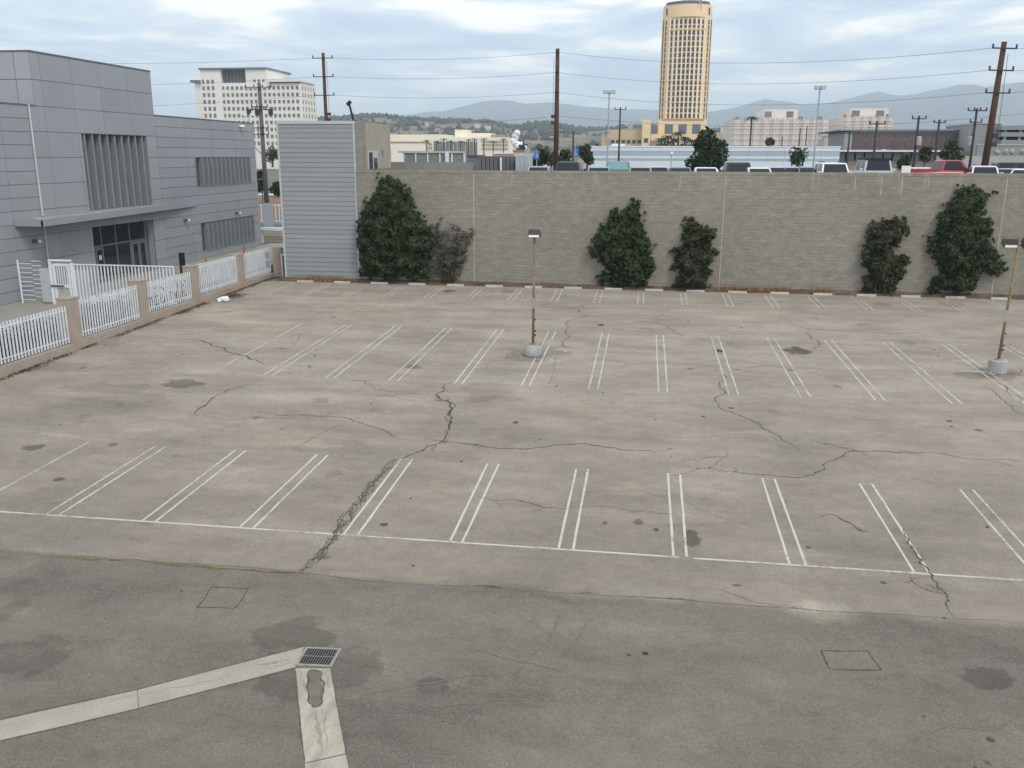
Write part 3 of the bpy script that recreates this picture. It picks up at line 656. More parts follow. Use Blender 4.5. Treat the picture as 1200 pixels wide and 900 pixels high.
def wall_bush(px, label, n, ma, leaf=.085, fringe=.34, thick=1.25, name='climbing_bush', sparse=0, seed=1):
    random.seed(seed); YB = 55.25
    P = [(onY(x, y, YB).x, onY(x, y, YB).z) for x, y in px]
    xs = [p[0] for p in P]; zs = [p[1] for p in P]; cx = (min(xs)+max(xs))/2; zb = min(zs)
    t = thing(name, label, 'bush', (cx, 55.6, lz(55.6)), 'bushes growing against the wall')
    pts = []
    x0, x1, z0, z1 = min(xs)-fringe*2, max(xs)+fringe*2, min(zs), max(zs)+fringe*2
    while len(pts) < n:
        x = random.uniform(x0, x1); z = random.uniform(z0, z1)
        ins = inpoly(x, z, P); d = edist(x, z, P)
        nz = mnoise.noise(Vector((x*1.7, z*1.7, seed*3.1))); n2 = mnoise.noise(Vector((x*4.5, z*4.5, seed*7.7)))
        sd_ = (d if ins else -d)+fringe*(nz*1.25+n2*1.35-.12)
        if sd_ < 0: continue
        if sparse and mnoise.noise(Vector((x*3.1, z*3.1, 4.4)))+random.uniform(-.3, .3) < sparse-.35: continue
        dep = min(thick, sd_*1.1+.12)*(.72+.6*nz+.35*n2)
        y = WY-.05-dep*(1-random.random()**2*.55)
        pts.append(Vector((x+random.gauss(0, .03), min(y, WY-.03), max(z, lz(y)+.02))))
    leaf_cloud(pts, leaf, ma, 'foliage', t)
    # stems
    for k in range(4 if not sparse else 12):
        mb = MB(); xx = cx+random.uniform(-.4, .4); p = Vector((xx, 55.65, 0)); tx = random.uniform(min(xs)*.7+cx*.3, max(xs)*.7+cx*.3)
        tz = random.uniform(.55, .9)*(max(zs)-zb)
        q = [p]; 
        for i in range(1, 7): q.append(Vector((xx+(tx-xx)*(i/6)**1.3+random.uniform(-.08, .08), 55.6+random.uniform(-.1, .1), tz*i/6)))
        for i in range(6): mb.tube(q[i], q[i+1], .05*(1-i/7.), .05*(1-(i+1)/7.), 5)
        mb.build('stem', M['trunk'], t)
    return t
wall_bush([(420, 328), (417, 290), (415, 262), (420, 245), (430, 232), (438, 225), (438, 213), (447, 206), (462, 209), (470, 217), (478, 228), (484, 245), (494, 255), (505, 270), (505, 290), (500, 310), (495, 329)],
          'largest dark green bush covering the left end of the block wall beside the siding', 15000, M['leaf'], seed=1)
wall_bush([(494, 329), (496, 300), (503, 285), (506, 262), (518, 256), (530, 266), (548, 268), (550, 276), (545, 300), (538, 320), (528, 331)],
          'sparse brown half-dead bush right of the largest green bush', 3100, M['leafbrown'], leaf=.07, thick=.8, sparse=.30, seed=2)
wall_bush([(702, 336), (706, 315), (702, 303), (692, 303), (690, 296), (698, 272), (706, 266), (716, 252), (722, 246), (729, 255), (736, 240), (742, 235), (750, 240), (753, 255), (756, 272), (761, 285), (762, 300), (766, 315), (762, 325), (764, 337)],
          'pointed dark green bush in the middle of the wall, right of the central lamp post', 9000, M['leaf'], seed=3)
wall_bush([(792, 339), (791, 320), (788, 305), (793, 297), (782, 299), (781, 295), (792, 290), (798, 282), (796, 266), (806, 260), (820, 259), (832, 268), (837, 272), (835, 290), (836, 305), (832, 318), (828, 338)],
          'small narrow upright bush just left of a vertical wall joint', 5600, M['leaf2'], seed=4)
wall_bush([(1010, 345), (1018, 330), (1016, 315), (1012, 300), (1023, 287), (1017, 270), (1030, 260), (1052, 256), (1062, 260), (1064, 275), (1054, 285), (1053, 297), (1062, 305), (1064, 315), (1055, 325), (1058, 343)],
          'two-tiered bush with a narrow waist left of the tall right-hand bush', 5600, M['leaf2'], seed=5)
wall_bush([(1085, 346), (1096, 335), (1102, 320), (1091, 300), (1087, 285), (1100, 270), (1104, 248), (1113, 232), (1126, 221), (1140, 215), (1154, 220), (1161, 228), (1155, 240), (1152, 250), (1163, 260), (1170, 268), (1167, 283), (1171, 300), (1177, 315), (1170, 320), (1158, 318), (1145, 330), (1140, 346)],
          'tall dark bush leaning right near the right end of the block wall', 11000, M['leaf'], seed=6)
random.seed(21)
# litter
def bag(px, py, s, label, name='plastic_bag', cat='bag', flat=.7, sx=1):
    c = G(px, py); bm = bmesh.new(); bmesh.ops.create_icosphere(bm, subdivisions=3, radius=s)
    for v in bm.verts:
        n = mnoise.noise(v.co*5/s*.4+Vector((px, 0, 0)))*.5*s; v.co = v.co*(1+n/s); v.co.z = max(v.co.z*flat, -s*.25); v.co.x *= sx
    me = bpy.data.meshes.new(name); bm.to_mesh(me); bm.free(); me.materials.append(M['plastic'])
    o = bpy.data.objects.new(name, me); COL.objects.link(o); o.location = (c.x, c.y, lz(c.y)+s*.25); return tag(o, label, cat)
bag(900, 342, .17, 'white tied plastic bag lying at the wall foot in dry grass', flat=1.1)
b_ = bag(262, 352, .28, 'crumpled white plastic sheet on the ground against the pink fence curb', 'plastic_sheet', 'litter', .6, 1); b_.scale = (1.2, 2.0, .8); b_.rotation_euler.z = R(12)
bag(1133, 347.5, .12, 'small scrap of white litter on a wheel stop under the tall right bush', 'paper_scrap', 'litter', .6, 1.3)

# ================================================================== grey panelled building, left
XB = -34.9
bd = thing('office_building', 'large grey metal-panelled building with canopy behind the white fence', 'building', (XB, 60, 0))
B0 = XB-.06
holes = [(52.5, 59.92, 4.62, 9.3), (52.5, 59.75, -.5, 3.55), (66.65, 76.5, 5.7, 7.85), (66.65, 76.5, .65, 2.78)]
def subtract(r, hs):
    rs = [r]
    for h in hs:
        out = []
        for (a, b, c, d) in rs:
            if h[0] >= b or h[1] <= a or h[2] >= d or h[3] <= c: out.append((a, b, c, d)); continue
            if h[0] > a: out.append((a, h[0], c, d))
            if h[1] < b: out.append((h[1], b, c, d))
            a2, b2 = max(a, h[0]), min(b, h[1])
            if h[2] > c: out.append((a2, b2, c, h[2]))
            if h[3] < d: out.append((a2, b2, h[3], d))
        rs = out
    return rs
def panels(y0, y1, yl, zl, gap=.014):
    for za, zb in zip(zl, zl[1:]):
        for ya, yb in zip(yl, yl[1:]):
            for (a, b, c, d) in subtract((ya, yb, za, zb), holes):
                if b-a > .1 and d-c > .08: cbox('wall_panel', B0+.005, XB, a+gap, b-gap, c+gap, d-gap, M['panel'], bd)
# backing walls with real openings
wb = MB()
for (a, b, c, d) in subtract((30, 77.7, -.1, 10.72), holes): wb.box(B0-.02, B0, a, b, c, d)
wb.box(B0-.02, B0, 48.5, 61.2, 10.72, 13.7)
wb.box(-70, B0, 77.5, 77.7, -.1, 10.72); wb.box(-70, B0, 30, 30.2, -.1, 10.72); wb.box(-70, B0, 48.52, 48.6, 10.72, 13.7); wb.box(-70, B0, 61.1, 61.18, 10.72, 13.7)
wb.build('wall', M['joint'], bd)
MB().box(-70, B0, 30, 77.65, 10.5, 10.6).build('roof', mat('grey_roof', (.3, .3, .3)), bd)
MB().box(-70, B0, 48.6, 61.1, 13.5, 13.6).build('roof', bpy.data.materials['grey_roof'], bd)
zc_ = [0, .63, 2.05, 3.5, 4.95, 6.4, 7.87, 9.33, 10.75]
panels(47.9, 61.2, [47.9, 49.25, 52.15, 55.05, 58.1, 61.2], zc_)
panels(48.5, 61.2, [48.5, 49.25, 52.15, 55.05, 58.1, 61.2], [10.75, 12.2, 13.68])
zs_ = [0]+[.63+.722*i for i in range(15)]
panels(30, 47.9, [30, 35, 40.2, 45.42, 47.9], zs_)
panels(61.2, 77.7, [61.2, 65.3, 69.45, 73.6, 77.7], zs_)
for xa, xb in ((-35.88, XB), (-39, -35.88), (-42, -39), (-45, -42), (-48, -45)):
    for za, zb in ((10.75, 12.2), (12.2, 13.68)): cbox('wall_panel', xa+.018, xb-.018, 48.45, 48.5, za+.018, zb-.018, M['panel_light'], bd)
for a, b, z in ((30, 48.45, 10.73), (61.2, 77.72, 10.73)): cbox('coping', XB-.35, XB+.03, a, b, z, z+.08, M['coping'], bd)
cbox('coping', XB-.35, XB+.03, 48.43, 61.22, 13.68, 13.77, M['coping'], bd)
cbox('coping', -60, XB-.351, 48.43, 48.8, 13.68, 13.77, M['coping'], bd)
MB().tube((XB+.07, 47.82, 4.6), (XB+.07, 47.82, 10.8), .05, n=8).build('downpipe', mat('pale_downpipe', (.55, .57, .6), .5), bd)
MB().tube((XB+.07, 47.82, 0), (XB+.07, 47.82, 4.1), .045, n=8).build('downpipe', bpy.data.materials['pale_downpipe'], bd)
# tall finned window
MB().box(B0-.55, B0-.5, 52.5, 59.92, 4.62, 9.3).build('window_recess', M['recess'], bd)
mb = MB(); mb.box(B0-.5, B0-.02, 52.46, 52.5, 4.62, 9.3); mb.box(B0-.5, B0-.02, 59.92, 59.96, 4.62, 9.3); mb.box(B0-.5, B0-.02, 52.5, 59.92, 9.3, 9.34); mb.box(B0-.5, B0-.02, 52.5, 59.92, 4.58, 4.62); mb.build('window_reveal', M['fin'], bd)
def blade(y, z0, z1, depth, ang, xface, name='louver_blade', tk=.03):
    dx, dy = math.cos(ang)*depth/2, math.sin(ang)*depth/2; nx_, ny = -math.sin(ang)*tk, math.cos(ang)*tk
    cx = xface; P_ = [(cx-dx-nx_, y-dy-ny), (cx+dx-nx_, y+dy-ny), (cx+dx+nx_, y+dy+ny), (cx-dx+nx_, y-dy+ny)]
    return MB().prism(P_, z0, z1).build(name, M['fin'], bd)
for i in range(9): blade(52.9+.82*i, 4.64, 9.28, .48, R(-5), XB-.30, tk=.06)
for (za, zb) in ((5.7, 7.85), (.65, 2.78)):
    MB().box(B0-.3, B0-.25, 66.65, 76.5, za, zb).build('window_recess', M['recess'], bd)
    for i in range(12): blade(67.5+.78*i, za+.02, zb-.02, .44, R(-5), XB-.02, tk=.06)
    cbox('louver_frame', XB-.28, XB+.06, 66.62, 66.72, za, zb, M['coping'], bd)
    cbox('louver_frame', XB-.28, XB+.05, 66.72, 76.5, za-.05, za, M['panel'], bd)
# canopy: wedge in plan
cn_ = [(XB+.005, 45.46), (-33.15, 45.46), (XB+.03, 66), (XB+.005, 66)]
MB().prism([cn_[0], cn_[3], cn_[2], cn_[1]][::-1], 4.18, 4.50).build('canopy', M['coping'], bd)
ins = [(XB+.006, 45.6), (-33.3, 45.6), (-34.83, 64.4), (XB+.006, 64.4)]
MB().prism(ins, 4.505, 4.515).build('canopy_roof', mat('dirty_membrane', (.36, .33, .26), .95, .55, .9), bd)
mb = MB(); mb.prism([(-33.27, 45.46), (-33.13, 45.46), (XB+.06, 66.1), (XB+.02, 66.1)], 4.17, 4.56); mb.box(XB, -33.27, 45.44, 45.56, 4.17, 4.56); mb.build('canopy_fascia', M['panel'], bd)
# entrance
EX = B0-.45
MB().box(EX-.06, EX-.04, 52.5, 59.75, -.1, 3.55).build('entrance_wall', M['frame'], bd)
mb = MB(); mb.box(EX, B0, 52.46, 52.5, 0, 3.55); mb.box(EX, B0, 59.75, 59.8, 0, 3.55); mb.box(EX, B0, 52.5, 59.75, 3.55, 3.6); mb.build('entrance_reveal', M['panel'], bd)
yl = [52.55, 54.1, 55.75, 57.4, 59.35]
for a, b in zip(yl, yl[1:]): cbox('transom_glass', EX-.03, EX-.02, a+.06, b-.06, 2.3, 3.5, M['glass'], bd)
for a, b in ((54.1, 55.75), (55.75, 57.4)): cbox('window_glass', EX-.03, EX-.02, a+.06, b-.06, .15, 2.2, M['glass'], bd)
for a in (52.75, 53.4, 57.6, 58.5):
    d = cbox('door', EX-.04, EX+.01, a, a+.82 if a > 53 else a+.5, .02, 2.12, M['frame'], bd)
    w_ = .82 if a > 53 else .5
    cbox('door_glass', EX+.011, EX+.018, a+.14, a+w_-.14, .3, 2.0, M['glass'], d)
for y in yl: cbox('mullion', EX-.03, EX+.03, y-.04, y+.04, 0, 3.52, M['frame'], bd)
cbox('mullion', EX-.03, EX+.028, 52.55, 59.3, 2.2, 2.28, M['frame'], bd)
cbox('paper_notice', EX+.02, EX+.026, 53.66, 53.92, 1.35, 1.65, M['plastic'], bd)
def wall_light(y, z):
    q = thing('tmp', 'x', 'x'); bpy.data.objects.remove(q)
    a = MB(); a.box(XB, XB+.12, y-.12, y+.12, z-.1, z+.14); o = a.build('wall_light', M['coping'], bd)
    MB().tube((XB+.1, y, z), (XB+.36, y+.05, z+.03), .05, .10, 8).build('light_head', M['coping'], o)
    MB().lathe((XB+.36, y+.05, z-.05), [(.10, 0), (.12, .1), (.05, .16)], 8).build('light_lens', M['lens'], o)
for y in (46.82, 64.14, 72.9): wall_light(y, 3.2)
MB().lathe((XB+.2, 74.9, 10.35), [(.12, 0), (.28, .05), (.2, .16), (.03, .2)], 10).build('roof_light', M['plastic'], bd)
# second, farther pale floodlight on the roof corner (reads above the roof line)
fl = thing('roof_floodlight', 'pair of small pale floodlights on the roof corner of the grey building', 'floodlight', (XB-.2, 77.3, 10.75))
MB().tube((XB-.2, 77.3, 10.75), (XB-.2, 77.3, 11.5), .04).build('post', M['steel'], fl)
for s in (-.35, .35): MB().box(XB-.35+s, XB-.05+s, 77.1, 77.4, 11.4, 11.62).build('lamp', M['plastic'], fl)

# ================================================================== walkway, bed and curbs behind the fence
walk = MB().box(-34.9, -25.3, 20, 80, -.4, .0).build('walkway', M['walk']); tag(walk, kind='structure')
bed = MB(); nb = 40
for i in range(nb+1):
    y = 26+50*i/nb
    for x, z in ((-27.9, .01), (-27.4, .06), (-26.4, .09), (-25.4, .05)): bed.v.append((x, y, z+.03*mnoise.noise(Vector((x, y, 0)))))
bed.f = [(i*4+j, i*4+j+1, (i+1)*4+j+1, (i+1)*4+j) for i in range(nb) for j in range(3)]; bed.mi = [0]*len(bed.f)
tag(bed.build('planting_bed', mat('dark_mulch', (.05, .05, .035), .95, .4, 1.5)), kind='structure')
pts = []
for _ in range(15000):
    x = random.uniform(-28, -25.5); y = random.uniform(27, 44)
    if mnoise.noise(Vector((x*.9, y*.9, 2))) > -.12: pts.append(Vector((x, y, .05+random.random()**1.5*.75)))
tag(leaf_cloud(pts, .07, leafmat('groundcover_leaf', (.028, .036, .022), .6), 'ground_cover', None, (0, 0, 1), .6), 'dark green ground cover behind the near white fence panels', 'ground cover', kind='stuff')
pts = [Vector((random.uniform(-26.5, -25.4), random.uniform(46, 57), .05+random.random()**2*.15)) for _ in range(1200)]
tag(leaf_cloud(pts, .06, bpy.data.materials['groundcover_leaf'], 'weed_patch', None, (0, 0, 1), .6), 'low weeds along the inner side of the far fence panels', 'weeds', kind='stuff')

# ================================================================== white picket fence between pink pillars
XF = -24.95
fe = thing('picket_fence', 'white metal picket fence on pink block curb and pillars, left of the car park', 'fence', (XF, 45, 0))
pil = [(24.9, 25.5, 1.85), (30.0, 30.6, 1.85), (35.28, 35.92, 1.88), (40.92, 41.56, 1.9), (46.3, 46.95, 1.98), (52.1, 52.75, 2.02), (57.2, 57.75, 2.0)]
for a, b, t in pil:
    if b > 57: continue
    p = MB().box(XF-.62, XF, a, b, lz(a)-.3, t).build('pillar', M['pillar'], fe)
    MB().box(XF-.645, XF+.02, a-.02, b+.02, t, t+.06).build('pillar_cap', M['pillar'], p)
ctop = [(25.5, 30, -.1), (30.6, 35.28, -.08), (35.92, 40.92, .0), (41.56, 46.3, .16), (46.95, 52.1, .26), (52.75, 57.2, .30)]
ptop = [1.62, 1.62, 1.76, 1.76, 2.06, 2.05]
for (a, b, z), pt_ in zip(ctop, ptop):
    a0 = a+.003; b0 = b-.003
    MB().box(XF-.30, XF-.004, a0, b0, lz(a)-.3, z).build('curb_wall', M['pillar'], fe)
    n = int((b-a)/.2); 
    for i in range(n):
        y = a+.1+(b-a-.2)*i/(n-1)
        cbox('picket', XF-.185, XF-.15, y-.04, y+.04, z+.06, pt_, M['whitedirty'], fe)
    for zz in (z+.22, pt_-.22): cbox('rail', XF-.225, XF-.187, a0, b0, zz, zz+.05, M['whitedirty'], fe)
# dark scribbled graffiti on the pickets
strokes = [((41.8, 0.5), (41.8, 1.35)), ((42.22, 0.5), (42.22, 1.35)), ((41.8, 0.925), (42.22, 0.925)), ((42.4, 0.5), (42.4, 1.35)), ((42.4, 1.35), (42.82, 1.35)), ((42.4, 0.925), (42.736, 0.925)), ((42.4, 0.5), (42.82, 0.5)), ((43.0, 0.5), (43.0, 1.35)), ((43.0, 1.35), (43.336, 1.18)), ((43.336, 1.18), (43.42, 0.84)), ((43.42, 0.84), (43.294, 0.5)), ((43.294, 0.5), (43.0, 0.5)), ((43.85, 0.5), (43.85, 1.35)), ((44.27, 0.5), (44.27, 1.35)), ((43.85, 0.925), (44.27, 0.925)), ((44.5, 0.5), (44.71, 1.35)), ((44.71, 1.35), (44.92, 0.5)), ((44.605, 0.883), (44.815, 0.883)), ((45.2, 0.5), (45.2, 1.35)), ((45.2, 0.925), (45.62, 1.35)), ((45.2, 0.925), (45.62, 0.5))]
gr = MB()
for (a, b), (c, d) in strokes:
    for k in range(24):
        t = k/23; y = a+(c-a)*t; z = b+(d-b)*t
        for (p, q, z_), pt_ in zip(ctop, ptop):
            if p < y < q:
                n = int((q-p)/.2); i = round((y-p-.1)/((q-p-.2)/(n-1))); yc = p+.1+(q-p-.2)*i/(n-1)
                if abs(y-yc) < .05 and z < pt_-.1: gr.box(XF-.15, XF-.146-random.random()*.002, max(y-.035, yc-.039), min(y+.035, yc+.039), z-.035, z+.035)
gr.build('graffiti', mat('dark_spray_paint', (.12, .14, .17), .7, .4, 5), fe)['kind'] = 'stuff'
lm = mat('brown_litter', (.10, .07, .048), .95, .3, 4, island=.5)
pts = []
while len(pts) < 2600:
    y = random.uniform(28, 57.2); n0 = mnoise.noise(Vector((y*.55, 3, 3)))
    if n0+random.uniform(-.25, .25) < .0: continue
    x = -24.94+abs(random.gauss(0, .16+.35*max(0, n0))); pts.append(Vector((x, y, lz(y)+.012+random.random()*.03)))
for _ in range(500): y = random.gauss(49.6, .5); pts.append(Vector((-24.6+abs(random.gauss(0, .5)), y, lz(y)+.02)))
tag(leaf_cloud(pts, .045, lm, 'leaf_litter', None, (0, 0, 1), 2.2), 'brown leaf litter swept against the pink fence curb', 'leaf litter', kind='stuff')
# two small signs at far end panel
for z in (1.35, .8): cbox('sign_plate', XF-.148, XF-.13, 56.3, 56.95, z, z+.42, mat('pale_plate', (.45, .46, .47), .6) if z > 1 else bpy.data.materials['pale_plate'], fe)
# cross wall and little gate at the far end
ew = thing('end_wall', 'short pink block wall with a narrow white-framed mesh opening beside the grey siding', 'wall', (-24.3, 57.2, 0))
MB().box(-24.95, -24.35, 57.21, 57.6, -.1, 2.0).build('wall_section', M['pillar'], ew)
MB().box(-24.34, -23.62, 57.3, 57.6, 1.62, 2.0).build('wall_lintel', M['pillar'], ew)
mb = MB(); mb.box(-24.34, -24.24, 57.1, 57.2, 0, 1.6); mb.box(-23.74, -23.64, 57.1, 57.2, 0, 1.6); mb.box(-24.24, -23.74, 57.1, 57.2, 1.5, 1.6); mb.build('gate_frame', M['white'], ew)
MB().box(-24.24, -23.74, 57.25, 57.27, 0, 1.5).build('gate_mesh', mat('grey_mesh', (.2, .21, .21), .7, .2, 6), ew)
# inner fence across the walkway, with mesh gate
inf = thing('inner_fence', 'white tubular fence running from the gate towards the pillar fence', 'fence', (-28, 44.6, 0))
for i in range(30):
    x = -31.0+5.85*i/29; cbox('picket', x-.028, x+.028, 44.57, 44.62, .04, 2.26, M['white'], inf)
for z in (.2, 2.2): cbox('rail', -31.0, -25.15, 44.53, 44.568, z, z+.06, M['white'], inf)
# return leg toward the right edge seen through the pickets
ga = thing('security_gate', 'white framed metal gate with mesh side panel and lower kick panel', 'gate', (-31.9, 44.6, 0))
for a in ((-32.42, -32.28, 0, 2.38), (-31.14, -31.02, 0, 2.3)): cbox('gate_post', a[0], a[1], 44.45, 44.6, a[2], a[3], M['white'], ga)
cbox('gate_head', -32.42, -31.1, 44.44, 44.61, 2.385, 2.48, M['white'], ga)
gl = MB()
for a in ((-32.2, -32.08, .1, 2.25), (-31.32, -31.2, .1, 2.25)): gl.box(a[0], a[1], 44.47, 44.53, a[2], a[3])
for z in (.1, .95, 2.13): gl.box(-32.08, -31.32, 44.47, 44.53, z, z+.14)
gl.build('gate_leaf', M['white'], ga)
for i in range(5): cbox('gate_bar', -31.98+.14*i, -31.94+.14*i, 44.48, 44.52, 1.09, 2.13, M['white'], ga)
MB().box(-32.08, -31.32, 44.5, 44.51, .24, .95).build('kick_panel', mat('perforated_panel', (.42, .43, .43), .6, .25, 9), ga)
cbox('lock_bar', -32.4, -31.6, 44.40, 44.44, 1.0, 1.07, M['insul'], ga)
MB().box(-33.05, -32.43, 44.5, 44.53, .1, 1.98).build('mesh_panel', mat('perforated_sheet', (.46, .49, .52), .5, .1, 6), ga)
MB().box(-31.0, -30.2, 44.66, 44.68, .1, 1.9).build('mesh_panel', bpy.data.materials['perforated_sheet'], ga)
tu = thing('turnstile', 'white turnstile of interleaved horizontal bars beside the grey building', 'turnstile', (-34, 44.6, 0))
MB().tube((-34.3, 44.5, 0), (-34.3, 44.5, 2.42), .045).build('post', M['white'], tu)
for i in range(9):
    z = .22+i*.25; MB().tube((-34.3, 44.5, z), (-33.45, 44.45, z), .022, n=6).build('bar', M['white'], tu)
    MB().tube((-33.6, 44.7, z+.12), (-33.05, 44.72, z+.12), .022, n=6).build('bar', M['white'], tu)
bl = thing('black_totem', 'black rectangular post standing between two pillars behind the white fence', 'post', (-27.5, 48.5, 0))
p_ = onX(214, 312, -27.5); MB().box(-27.65, -27.35, p_.y-.08, p_.y+.08, .9, onX(214, 296, -27.5).z).build('panel', M['black'], bl)
for s in (-.1, .1): MB().box(-27.5+s-.03, -27.5+s+.03, p_.y-.03, p_.y+.03, 0, .9).build('leg', M['black'], bl)
for px, py, lab in ((242, 312, 'orange bollard behind the fence nearer to the camera'), (286, 297, 'farther orange bollard behind the last fence panel')):
    c = G(px, py, .0); c = onX(px, py, -27.0); o = thing('bollard', lab, 'bollard', (c.x, c.y, 0), 'orange bollards behind the fence')
    MB().lathe((c.x, c.y, 0), [(.07, 0), (.07, c.z+.45), (.04, c.z+.5)], 8).build('bollard_tube', M['orange'], o); MB().lathe((c.x, c.y, 0), [(.11, 0), (.11, .03)], 8).build('bollard_base', M['orange'], o)

# ================================================================== siding building
SY = 56.0
sb = thing('siding_building', 'narrow tower with grey horizontal lap siding at the left end of the block wall', 'building', (-21, 58, 0))
MB().box(-23.5, -18.5, SY+.03, 64, -.2, 10.05).build('wall', M['joint'], sb)
MB().box(-18.49, -17.95, SY, 62.2, 0, 10.05).build('block_side', M['block'], sb)
MB().box(-23.5, -17.97, SY+.02, 62.1, 10.06, 10.12).build('roof', bpy.data.materials['grey_roof'], sb)
nbd = 33; hh = 10.0/nbd
bmesh_board = MB(); bmesh_board.add([(-2.47, 0, 0), (2.47, 0, 0), (2.47, .03, 0), (-2.47, .03, 0), (-2.47, .022, hh), (2.47, .022, hh), (2.47, .03, hh), (-2.47, .03, hh)],
                                   [(3, 2, 1, 0), (4, 5, 6, 7), (0, 1, 5, 4), (1, 2, 6, 5), (2, 3, 7, 6), (3, 0, 4, 7)])
# each board leans out at its lower edge
bb0 = bmesh_board.build('siding_board', M['siding']); me0 = bb0.data; bpy.data.objects.remove(bb0)
for i in range(nbd):
    o = bpy.data.objects.new('siding_board', me0); COL.objects.link(o); o.parent = sb
    o.location = Vector((-21.03, SY-.02-.02, .05+i*hh))-Vector((-21, 58, 0)); ORG[o.name] = Vector()
    o.scale = (1, 1.25, 1)
cbox('corner_trim', -23.62, -23.5, SY-.06, SY+.06, 0, 10.1, M['trim'], sb); cbox('corner_trim', -18.56, -18.45, SY-.06, SY-.003, 0, 10.1, M['trim'], sb)
cbox('roof_trim', -23.62, -18.4, SY-.08, SY-.061, 9.98, 10.16, M['trim'], sb)
MB().box(-17.94, -17.91, SY+.6, 62.1, WZ, 10.1).build('plaster_wall', mat('tan_plaster', (.36, .335, .27), .9, .1, 1), sb)
wf = cbox('window_frame', -17.909, -17.86, 56.8, 58.9, 7.19, 8.34, M['trim'], sb)
cbox('window_pane', -17.859, -17.85, 56.95, 57.7, 7.2, 8.25, M['glass'], wf); cbox('window_pane', -17.859, -17.85, 57.95, 58.75, 7.2, 7.9, M['glass'], wf)
cbox('wall_lamp', -17.9, -17.65, 59.9, 60.2, 8.35, 8.6, M['steel'], sb)
cr_ = thing('crane_boom', 'thin black boom rising above the siding building roof', 'boom', (-17.5, 59, 10))
a_ = onY(415, 144, 60); b_ = onY(409, 121, 60); MB().tube(a_, b_, .08, .07).build('boom', M['black'], cr_); MB().tube(b_-Vector((.14, 0, .1)), b_+Vector((.12, 0, .12)), .12).build('boom_tip', M['black'], cr_)
cr_.location = (a_.x, 60, 10); 
for ch in cr_.children: ch.location = -Vector((a_.x, 60, 10))+Vector((-17.5, 59, 10))

# ================================================================== upper parking deck
UZ = 5.95
ud = MB().box(-17.9, 75, WY+.31, 160, -.1, UZ).build('upper_parking_deck', mat('upper_asphalt', (.2, .195, .18), .9, .15, .3, fine=.05, fscale=5)); tag(ud, kind='structure')

# ---- low enclosure and sheds behind the wall (left)
def span(px0, px1, pyt, Y): a = onY(px0, pyt, Y); b = onY(px1, pyt, Y); return a.x, b.x, (a.z+b.z)/2
en = thing('louvred_enclosure', 'white framed row of grey louvre panels on a low grey wall above the block wall', 'enclosure', (-14, 66, UZ))
x0, x1, z1 = span(457, 556, 190, 64); MB().box(x0, x1, 64, 64.25, UZ, z1).build('low_wall', mat('smooth_grey_wall', (.26, .26, .25), .9, .08), en)
x0, x1, z1 = span(473, 544, 177, 68); zb = onY(500, 192, 68).z
pn = 5
for i in range(pn):
    a = x0+(x1-x0)*i/pn; b = x0+(x1-x0)*(i+1)/pn; cbox('louvre_panel', a+.06, b-.06, 68, 68.06, UZ, z1-.15, mat('louvre_grey', (.23, .24, .23), .7, .1, 3) if i == 0 else bpy.data.materials['louvre_grey'], en)
    cbox('post', a-.05, a+.05, 67.94, 68.1, UZ, z1-.1, M['white'], en)
cbox('post', x1-.05, x1+.05, 67.94, 68.1, UZ, z1-.1, M['white'], en); cbox('post', onY(524, 185, 67.8).x-.14, onY(524, 185, 67.8).x+.14, 67.7, 67.9, UZ, z1-.12, M['white'], en)
cbox('top_beam', x0-.4, x1+.1, 67.9, 68.15, z1-.14, z1, M['trim'], en)
sh = thing('grey_container', 'dark grey corrugated container shed beside the louvred enclosure', 'shed', (-6, 64, UZ))
x0, x1, z1 = span(560, 603, 183, 63); 
for i in range(9):
    a = x0+(x1-x0)*i/9; b = x0+(x1-x0)*(i+1)/9; cbox('corrugated_panel', a, b-.05, 63-.03*(i % 2), 63.1, UZ, z1, mat('purple_grey_metal', (.13, .125, .145), .6, .1) if i == 0 else bpy.data.materials['purple_grey_metal'], sh)
MB().box(x0, x1, 63.11, 67, UZ, z1-.02).build('container_body', bpy.data.materials['purple_grey_metal'], sh); cbox('white_post', onY(587, 190, 62.8).x-.06, onY(587, 190, 62.8).x+.06, 62.8, 62.9, UZ, z1-.1, M['white'], sh)
sh2 = thing('pale_cabinet', 'pale grey metal cabinet at the right end of the sheds above the wall', 'cabinet', (-4, 62, UZ))
x0, x1, z1 = span(604, 620, 181, 62); MB().box(x0, x1, 62, 64, UZ, z1).build('cabinet_body', M['trim'], sh2); 
for i in range(3): cbox('door_panel', x0+.03+(x1-x0)*i/3, x0-.03+(x1-x0)*(i+1)/3, 61.96, 61.999, UZ+.1, z1-.08, M['steel'], sh2)
MB().box(x0+(x1-x0)*.7, x1, 62.01, 62.6, z1, z1+.45).build('chimney_box', M['steel'], sh2)
x0, x1, z1 = span(548, 562, 183, 70); o = thing('grey_shed', 'low dark shed between louvred enclosure and corrugated container', 'shed', (x0, 70, UZ)); MB().box(x0, x1, 70, 72, UZ, z1).build('shed_wall', M['frame'], o); MB().box(x0-.1, x1+.1, 69.9, 72.1, z1, z1+.1).build('roof', M['coping'], o)

